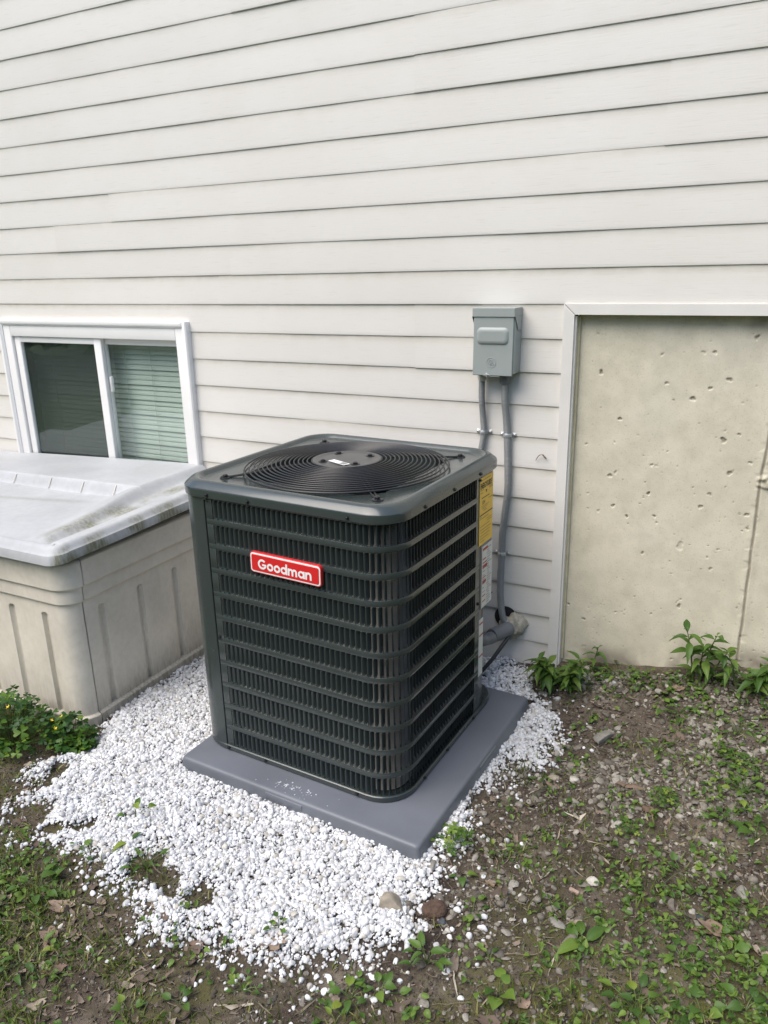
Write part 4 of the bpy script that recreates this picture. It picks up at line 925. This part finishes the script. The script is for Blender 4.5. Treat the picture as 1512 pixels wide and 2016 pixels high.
scatter('moss', np.c_[x, y, gz(x, y)-.001], sz, [blade(20+k)*[1.7, 1, 1] for k in range(8)], BFc, M_moss, .7)
# leaf shapes
def leaf_arrays(l=1., w_=.4, nseg=6, droop=.35, fold=.18, shape='ovate', wave=0.):
    P = []; 
    for i in range(nseg+1):
        t = i/nseg
        if shape == 'ovate': hw = w_*.5*(math.sin(PI*t**.72))**.85 if 0 < t < 1 else .004
        elif shape == 'lance': hw = w_*.5*(math.sin(PI*t**.85))**1.1 if 0 < t < 1 else .004
        elif shape == 'heart': hw = w_*.5*(math.sin(PI*(.06+.94*t)**.62)) if t < 1 else .03*w_
        else: hw = w_*.5*(.15+.85*math.sin(PI*min(1, t*1.05)*.97)**.6)
        z_ = .10*math.sin(t*PI*.5)-droop*t*t
        for v in (-1, -.5, 0, .5, 1): P.append((l*t*(1-.12*droop*t), v*hw*l, l*(z_+fold*abs(v)*hw*2+wave*math.sin(t*11+v*2)*abs(v))))
    F = [(i*5+j, i*5+j+5, i*5+j+6, i*5+j+1) for i in range(nseg) for j in range(4)]
    return np.array(P), np.array(F)
def trifoliate():
    VV, FF = [], []; 
    for k in range(3):
        P = []
        for t, hw, notch in ((.02, .03, 0), (.25, .24, 0), (.55, .45, 0), (.82, .56, 0), (1.0, .48, -.0)):
            for v in (-1, -.5, 0, .5, 1):
                tt = t-(.20 if t == 1.0 else 0)*(v == 0)-(.10 if t == 1. else 0)*(abs(v) == 1); P.append((tt, v*hw*.95, .16*abs(v)*hw-.16*tt*tt))
        P = np.array(P); a = k*2*PI/3; c_, s_ = math.cos(a), math.sin(a); P = P@np.array([[c_, s_, 0], [-s_, c_, 0], [0, 0, 1]])
        FF.append(np.array([(i*5+j, i*5+j+5, i*5+j+6, i*5+j+1) for i in range(4) for j in range(4)])+len(VV)*25); VV.append(P)
    return np.concatenate(VV), np.concatenate(FF)
# low leafy ground cover (too many and too small to count)
lvs = [leaf_arrays(1, random.uniform(.5, .85), 4, random.uniform(.1, .5), .2, random.choice(['ovate', 'round', 'heart'])) for k in range(10)]
spx, spy = field(9500, lambda x, y: np.clip(.75*sstep(.30, .65, x)*np.clip(.35+3*fbm(x, y, 4, 3), 0, 1)+.5*sstep(-1.55, -1.75, y)*np.clip(.4+2.2*fbm(x+1, y, 5, 3), 0, 1)+.35*sstep(-.95, -1.2, x)*sstep(-1.5, -1.75, y)+.12*sstep(.05, .2, x)+1.0*np.exp(-(y+.03)**2/.009)*sstep(.05, .15, x)+.5*sstep(.38, .6, x)*sstep(-.45, -.1, y), 0, 1), (-2.3, -2.3), (1.35, -.02))
pts = []
for a, b_ in zip(spx, spy):
    for q in range(RNG.integers(2, 8)): pts.append((a+RNG.normal(0, .018), b_+RNG.normal(0, .018)))
pts = np.array(pts); fr0 = free(pts[:, 0], pts[:, 1]); pts = pts[fr0]; sz = RNG.uniform(.009, .024, len(pts))
print('cover leaves', len(pts))
scatter('low_weeds', np.c_[pts, gz(pts[:, 0], pts[:, 1])+RNG.uniform(.003, .022, len(pts))], sz, [l[0] for l in lvs], lvs[0][1], M_lowleaf, .35)

# ------------------------------------------------------------------ individual plants
def leafmesh(name, m, *a, **k):
    V, F = leaf_arrays(*a, **k); return np_mesh(name, V, F, m)
LM = {'balsam': [leafmesh('leaf', M_balsam, 1, .34, 7, d, .22, 'lance', .012) for d in (.35, .55, .8)],
      'weed': [leafmesh('leaf', M_weed, 1, w_, 6, d, .16, s_, .01) for w_, d, s_ in ((.55, .30, 'ovate'), (.7, .45, 'ovate'), (.62, .2, 'ovate'))],
      'round': [leafmesh('leaf', M_weed, 1, .95, 6, d, .14, 'heart', .015) for d in (.15, .35)],
      'plantain': [leafmesh('leaf', M_weed, 1, .42, 7, d, .2, 'ovate', .012) for d in (.25, .5)],
      'fine': [leafmesh('leaf', M_weed, 1, .38, 5, d, .2, 'lance', .02) for d in (.2, .45)]}
TV, TF = trifoliate(); TRI = np_mesh('leaf', TV, TF, M_sorrel)
TRI_W = np_mesh('leaf', TV, TF, M_weed)
def put(me, par, loc, yaw_, pitch_, roll_, s):
    o = bpy.data.objects.new('leaf', me); C.objects.link(o); o.parent = par; o.location = loc; o.scale = (s, s, s)
    o.rotation_euler = (Matrix.Rotation(yaw_, 3, 'Z')@Matrix.Rotation(-pitch_, 3, 'Y')@Matrix.Rotation(roll_, 3, 'X')).to_euler(); return o
def rosette(label, cat, x, y, kind, n_, size, h=.02, spread=.02, group=None, name='weed'):
    z0 = float(gz(x, y)); t = thing(name, label, cat, (x, y, z0), random.uniform(0, 6), group); st_ = MB()
    for k in range(n_):
        a = k*2.4+random.uniform(-.4, .4); f = math.sqrt((k+.6)/n_); r_ = spread*f*random.uniform(.6, 1.2); hz = max(.004, h*(1.15-f*.8)*random.uniform(.7, 1.2))
        s = size*random.uniform(.6, 1.1); p = (r_*math.cos(a), r_*math.sin(a), hz)
        st_.tube([(0, 0, -.004), (p[0]*.5, p[1]*.5, hz*.75), p], [.0014, .0011, .0008], 4, False)
        put(random.choice(LM[kind]) if kind != 'tri' else TRI_W, t, p, a+random.uniform(-.5, .5), random.uniform(.0, .5) if kind != 'tri' else random.uniform(-.3, .3), random.uniform(-.3, .3), s)
    st_.build('stem', M_stem, t); return t
def upright(label, cat, x, y, h, n_stem, n_leaf, lsize, lean=(0, 0), name='balsam_plant', z0=None, sprd=.28):
    z0 = float(gz(x, y))-.005 if z0 is None else z0; t = thing(name, label, cat, (x, y, z0))
    for q in range(n_stem):
        a = random.uniform(0, 6.28); hh = h*random.uniform(.6, 1) if q else h; ln = sprd*hh; base = Vector((.03*math.cos(a), .015*math.sin(a), 0))*(1 if q else 0)
        tip = Vector((base.x*1+ln*math.cos(a)*.7+lean[0], base.y-abs(ln*math.sin(a))*.35+lean[1], hh)); pts = [base.lerp(tip, u)+Vector((0, 0, .10*hh*math.sin(u*PI))) for u in np.linspace(0, 1, 7)]
        MB().tube(pts, [.0042-.0028*u for u in np.linspace(0, 1, 7)], 6).build('stem', M_stem, t)
        for k in range(n_leaf):
            u = .18+.82*(k/(n_leaf-1))**.8; p = base.lerp(tip, u)+Vector((0, 0, .10*hh*math.sin(u*PI))); aa = k*2.4+q
            s = lsize*(1.05-.45*abs(u-.55)*1.3)*random.uniform(.75, 1.15)*(.55 if u > .97 else 1)
            put(random.choice(LM['balsam']), t, p, aa, random.uniform(-.15, .45) if u < .9 else .7, random.uniform(-.3, .3), s)
    return t
def sorrel(label, x, y, rx, ry, h, n_, nf):
    z0 = float(gz(x, y)); t = thing('wood_sorrel', label, 'wood sorrel', (x, y, z0)); st_ = MB()
    for k in range(n_):
        a = random.uniform(0, 6.28); f = math.sqrt(random.random()); px, py = rx*f*math.cos(a), ry*f*math.sin(a); hz = h*(1-.55*f*f)*random.uniform(.35, 1.0)
        p = Vector((px, py, max(.015, hz))); st_.tube([(px*.35, py*.35, 0), (px*.8, py*.8, hz*.6), p], [.0016, .0012, .0008], 4, False)
        put(TRI, t, p, random.uniform(0, 6), random.gauss(.1, .35), random.gauss(0, .35), random.uniform(.016, .029))
    st_.build('stem', M_stem, t)
    for k in range(nf):
        fl = MB(); 
        for q in range(5):
            a = q*2*PI/5; fl.poly([(0, 0, 0), (.006*math.cos(a-.45), .006*math.sin(a-.45), .004), (.009*math.cos(a), .009*math.sin(a), .006), (.006*math.cos(a+.45), .006*math.sin(a+.45), .004)])
        o = fl.build('flower', M_petal, t, 0); a = random.uniform(0, 6); f = random.uniform(.3, .85); o.location = (rx*f*math.cos(a), -abs(ry*f*math.sin(a)), h*(1.05-.5*f*f)); o.rotation_euler = (.6, .2*random.random(), a)
    return t
sorrel('bushy clover-leaved wood sorrel with yellow flowers at the left edge before the window well', -1.79, -1.29, .22, .14, .235, 170, 3)
sorrel('smaller clover-leaved wood sorrel growing against the front corner of the window well', -1.535, -1.215, .12, .075, .155, 95, 4)
upright('dense leafy plant at the foot of the white corner trim beside the pad', 'leafy plant', .085, -.115, .165, 10, 11, .080, (0, -.03), sprd=.72)
upright('small leafy sprout against the concrete just right of the corner trim', 'leafy plant', .19, -.035, .13, 1, 9, .055)
upright('tallest leafy plant with drooping leaves against the concrete wall', 'leafy plant', .60, -.065, .240, 4, 12, .082, (.015, -.01), sprd=.5)
upright('leafy plant below the concrete seam at the right edge', 'leafy plant', .765, -.095, .150, 5, 11, .076, (.02, -.01), sprd=.6)
WE = [('low weed of rounded leaves sprouting at the near corner of the grey pad', 'tri', .012, -1.085, 22, .017, .045, .055),
 ('leafy seedling growing out of the white gravel left of centre', 'weed', -.964, -1.448, 4, .036, .085, .035),
 ('broad leafed weed in the soil patch inside the white gravel', 'fine', -.80, -1.575, 16, .034, .050, .055),
 ('single broad pointed leaf lying on white gravel near the soil patch', 'weed', -.90, -1.535, 2, .060, .020, .012),
 ('light green weed clump at the left edge of the frame below the gravel', 'weed', -1.03, -1.78, 12, .044, .045, .065),
 ('weed pair of leaves at the left gravel border', 'weed', -1.00, -1.62, 6, .034, .035, .03),
 ('small bright weed at the lower edge of the white gravel', 'weed', -.29, -1.60, 7, .024, .04, .022),
 ('round leaved weed rosette under the gravel tip', 'weed', -.028, -1.67, 11, .036, .030, .045),
 ('leafy weed patch beside the round leaved rosette', 'weed', .035, -1.63, 10, .034, .030, .04),
 ('tall leaved weed right of the gravel tip', 'plantain', .105, -1.50, 10, .046, .055, .035),
 ('broad heart-leaved weed at the bottom centre right', 'round', .305, -1.50, 5, .040, .035, .035),
 ('small weed near the dry brown leaf at bottom centre right', 'weed', .25, -1.42, 6, .026, .02, .025),
 ('group of oval leaves at the bottom of the frame right of centre', 'weed', .62, -1.40, 12, .038, .040, .055),
 ('long leaved plantain with folded leaves on bare soil', 'plantain', .455, -1.262, 5, .075, .025, .02),
 ('bright green weed clump among grey gravel in front of the tallest leafy plant', 'tri', .571, -.606, 20, .014, .05, .05),
 ('weed clump on gravel at the right edge above the middle of the soil', 'tri', .766, -.404, 24, .015, .045, .06),
 ('bushy weed at the right edge amid gravel', 'weed', .80, -.525, 18, .030, .06, .065),
 ('weed with round leaves right of the bushy gravel weed', 'round', .77, -.64, 10, .026, .03, .05),
 ('dark broad leaved weed cut by the right edge', 'weed', .845, -.69, 9, .050, .045, .045),
 ('trailing round leaved weed crossing the soil on the right', 'round', .655, -.885, 12, .024, .018, .085),
 ('thin weed climbing along the base of the concrete', 'fine', .30, -.045, 14, .038, .045, .10),
 ('weed tuft of narrow leaves on gravel before the concrete', 'fine', .516, -.40, 16, .032, .045, .05),
 ('weed of small leaves below the tallest leafy plant', 'weed', .55, -.20, 13, .032, .040, .06),
 ('weed of narrow leaves beneath the leafy plant at the right edge', 'fine', .757, -.28, 16, .036, .05, .06),
 ('pair of bright leaves on dark soil right of the tan rock', 'weed', .155, -1.297, 5, .026, .025, .03),
 ('folded green leaf on soil right of the gravel edge', 'weed', .083, -1.195, 3, .038, .025, .016),
 ('low weed right of the pad on dark soil', 'weed', .204, -.99, 9, .024, .03, .05),
 ('small weed right of the low weed on dark soil', 'weed', .16, -1.05, 8, .022, .025, .045),
 ('grassy weed in the lower left corner', 'plantain', -.86, -1.98, 10, .040, .03, .07),
 ('two round leaves at the bottom edge left of centre', 'round', -.505, -1.95, 5, .026, .02, .035),
 ('small weed at the bottom edge below the gravel', 'weed', -.279, -1.777, 7, .024, .025, .04),
 ('bright two leaved weed at the bottom centre', 'weed', -.40, -1.88, 5, .030, .025, .03),
 ('round leaf weed at the bottom edge below the gravel tip', 'weed', -.03, -1.745, 7, .032, .025, .04),
 ('pale seedling on soil left of the brick chip', 'weed', .345, -1.165, 7, .024, .02, .03),
 ('weed of large oval leaves below the brown dead leaf', 'weed', .70, -1.20, 8, .034, .025, .05),
 ('weed at the lower right edge', 'round', .86, -1.15, 6, .034, .03, .045),
 ('weed in the lower right corner', 'weed', .855, -1.285, 9, .036, .03, .05),
 ('weed left of the lower right corner', 'round', .76, -1.33, 6, .030, .025, .05),
 ('weed with a dark grey stone beside it near the right edge', 'weed', .85, -.96, 12, .032, .035, .05),
 ('small weed on gravel in the middle of the right soil', 'tri', .49, -.78, 14, .012, .03, .045)]
for lb, kd, x, y, n_, s, h, spd in WE: rosette(lb, 'weed', x, y, kd, n_, s*1.02, h, spd*1.15)

# ------------------------------------------------------------------ individual stones and dead leaves
def rock(name, label, cat, x, y, dims, rz, m, seed, sink=.3, flat=1.):
    V = lump(IV2, seed, .05); V = V/np.abs(V).max(0)*np.array(dims)/2; o = link(name, np_mesh(name, V, IF2, m, 45)); o.location = (x, y, float(gz(x, y))+dims[2]*(.5-sink)); o.rotation_euler = (random.uniform(-.1, .1), random.uniform(-.1, .1), rz); return tag(o, label, cat)
rock('rock', 'angular tan rock lying on the white gravel near its lower tip', 'rock', -.055, -1.395, (.072, .066, .055), .4, M_rock, 301, .25)
rock('soil_clod', 'reddish brown clod of earth beside the tan rock', 'clod', .055, -1.335, (.075, .065, .045), .2, M_clod, 302)
rock('rock', 'flat grey stone standing out of the gravel before the concrete wall', 'rock', .316, -.353, (.055, .125, .040), -.25, M_rock2, 303)
rock('rock', 'elongated grey stone at the near corner of the pad', 'rock', -.018, -1.185, (.028, .075, .030), .1, M_rock2, 304)
rock('rock', 'knobbly pale stone on bare soil right of centre', 'rock', .436, -1.035, (.050, .036, .030), .3, M_rock3, 305)
rock('rock', 'grey stone near the right edge above the brown dead leaf', 'rock', .824, -.911, (.034, .062, .030), .5, M_rock2, 306)
rock('rock', 'dark slate chip above the brown dead leaf', 'rock', .722, -1.029, (.035, .028, .014), .4, M_slate, 307)
rock('rock', 'tan oval stone in the gravel right of the pad', 'rock', .194, -.60, (.045, .034, .022), .2, M_rock, 308)
rock('rock', 'rounded pale stone right of the tan oval stone', 'rock', .262, -.589, (.036, .032, .024), .2, M_rock3, 309)
rock('rock', 'smooth half-buried grey stone on bare mossy soil', 'rock', .375, -1.225, (.058, .030, .018), -.3, M_rock2, 310)
rock('rock', 'small dark blue stone by the gravel edge', 'rock', .09, -1.365, (.026, .024, .018), -.3, M_slate, 311)
rock('rock', 'pale grey stone beside the leafy plant under the corner trim', 'rock', .155, -.06, (.060, .036, .03), .2, M_rock3, 312)
o = MB().box((-.015, -.006, 0), (.015, .006, .010), .002).build('brick_chip', M_brick); o.location = (.39, -1.09, float(gz(.39, -1.09))); o.rotation_euler = (0, .05, -.15); tag(o, 'small squared brick chip on bare soil', 'brick chip')
for x, y, s in ((.115, -1.31, .011), (.19, -1.30, .012), (.20, -1.335, .014), (.13, -1.40, .013), (.125, -1.375, .010), (.175, -1.375, .012), (.155, -1.47, .011), (.16, -1.50, .012), (-.005, -1.60, .014), (.03, -1.655, .011), (-.72, -1.87, .012), (-.87, -1.72, .012), (-.96, -1.68, .011), (-.12, -1.72, .012)):
    V = lump(IV, int(s*9000+(x+2)*1000)+5); o = link('white_pebble', np_mesh('white_pebble', V*s, IF, M_gravel)); o.location = (x, y, float(gz(x, y))+s*.3); tag(o, 'stray white pebble on the bare soil outside the gravel', 'pebble', 'stray white pebbles')
def dead_leaf(label, x, y, s, rz, k, lobes=0):
    r = np.random.default_rng(k); P = []; F = []; nr, na = 4, 20
    for i in range(nr+1):
        for j in range(na):
            a = 2*PI*j/na; q = i/nr; rad = (1+.28*math.cos(a*5)*(lobes) + .13*r.normal()*(i == nr)+.10*math.cos(3*a+k))*q
            P.append((rad*math.cos(a), rad*math.sin(a)*.66, .22*(q*math.cos(a))**2*r.uniform(.7, 1.3)+.16*abs(math.sin(a))*q+.05*r.normal()*(i > 1)))
    for i in range(nr):
        for j in range(na): F.append((i*na+j, (i+1)*na+j, (i+1)*na+(j+1) % na, i*na+(j+1) % na))
    o = link('dead_leaf', np_mesh('dead_leaf', np.array(P)*s, np.array(F), M_deadleaf, 60)); o.location = (x, y, float(gz(x, y))+.006); o.rotation_euler = (random.uniform(-.2, .2), random.uniform(-.2, .2), rz); return tag(o, label, 'dead leaf')
dead_leaf('large curled brown dead leaf on the soil at the right', .775, -1.058, .042, -.3, 1)
dead_leaf('greyish dead leaf tucked under the large brown one', .735, -1.075, .026, .4, 2)
dead_leaf('brown lobed dead leaf on the lower edge of the white gravel', -.274, -1.645, .036, .2, 3, .6)
dead_leaf('pale tan dead leaf on dark soil right of the gravel', .165, -1.178, .018, .5, 4, .6)
dead_leaf('tan dead leaf at the bottom of the frame right of centre', .366, -1.499, .022, .9, 5)
dead_leaf('brown dead leaf at the top of the litter pile lower left', -.915, -1.80, .034, .7, 6, .4)
dead_leaf('grey-brown dead leaf in the middle of the litter pile lower left', -.854, -1.885, .034, -.4, 7, .4)
dead_leaf('narrow dead leaf at the lower end of the litter pile', -.749, -1.960, .026, 1.2, 8)
dead_leaf('brown leaf scrap on the soil gap inside the gravel', -.60, -1.70, .024, 1.9, 9)
dead_leaf('dead leaf of reddish tone on grey gravel at the right', .53, -.655, .026, .2, 10, .4)
dead_leaf('brown leaf bit under the gravel edge left of centre', -.47, -1.735, .022, .3, 11)
dead_leaf('red-brown leaf under the tallest leafy plant', .535, -.10, .024, .3, 12)
for lb, x, y, l, rz in (('long strip of brown bark on the gravel right of the pad', .452, -.578, .085, .1), ('short strip of brown bark left of the tan oval stone', .205, -.645, .048, -.1)):
    P = np.array([[(u*l/2, v*.011*(1-.5*u*u), .004+.006*(1-v*v)+.003*math.sin(u*5)) for v in np.linspace(-1, 1, 5)] for u in np.linspace(-1, 1, 9)]); o = MB().quadgrid(P, flip=False).build('bark_strip', M_deadleaf); o.location = (x, y, float(gz(x, y))+.003); o.rotation_euler = (0, 0, rz); tag(o, lb, 'bark')
# a dry curl and a cobweb smudge caught on the siding
o = MB().tube(bend([(-.085, -.016, .998), (-.072, -.022, 1.020), (-.058, -.020, 1.026), (-.046, -.022, 1.016), (-.040, -.020, 1.010)], 14), [.0006]+[.0016]*6+[.0030]*4+[.0024, .0018, .0006], 6).build('dry_leaf_curl', M_deadleaf); tag(o, 'curled dry leaf stuck to the siding beside the corner trim', 'dry leaf')

# ------------------------------------------------------------------ wood beyond the lawn (seen only in reflections)
n_ = 5200; ang = RNG.uniform(PI*1.02, PI*1.98, n_); rad = RNG.uniform(13, 19, n_); hh = RNG.random(n_)**.8*(6.2+2.6*np.sin(ang*7)+1.6*np.sin(ang*17+1))
Vt, Ft = leaf_arrays(1, .8, 3, .3, .2, 'ovate')
tw = scatter('treeline', np.c_[rad*np.cos(ang), rad*np.sin(ang), hh+.2], RNG.uniform(.5, 1.1, n_), [Vt], Ft, M_lowleaf, 1.2)

for t in bpy.data.objects:
    if t.type == 'EMPTY' and t.parent is None and 'kind' not in t and 'label' not in t: print('UNLABELLED', t.name)
print('objects', len(bpy.data.objects), 'tris', sum(len(o.data.loop_triangles) if False else sum(1 for _ in ()) for o in bpy.data.objects if o.type == 'MESH'))
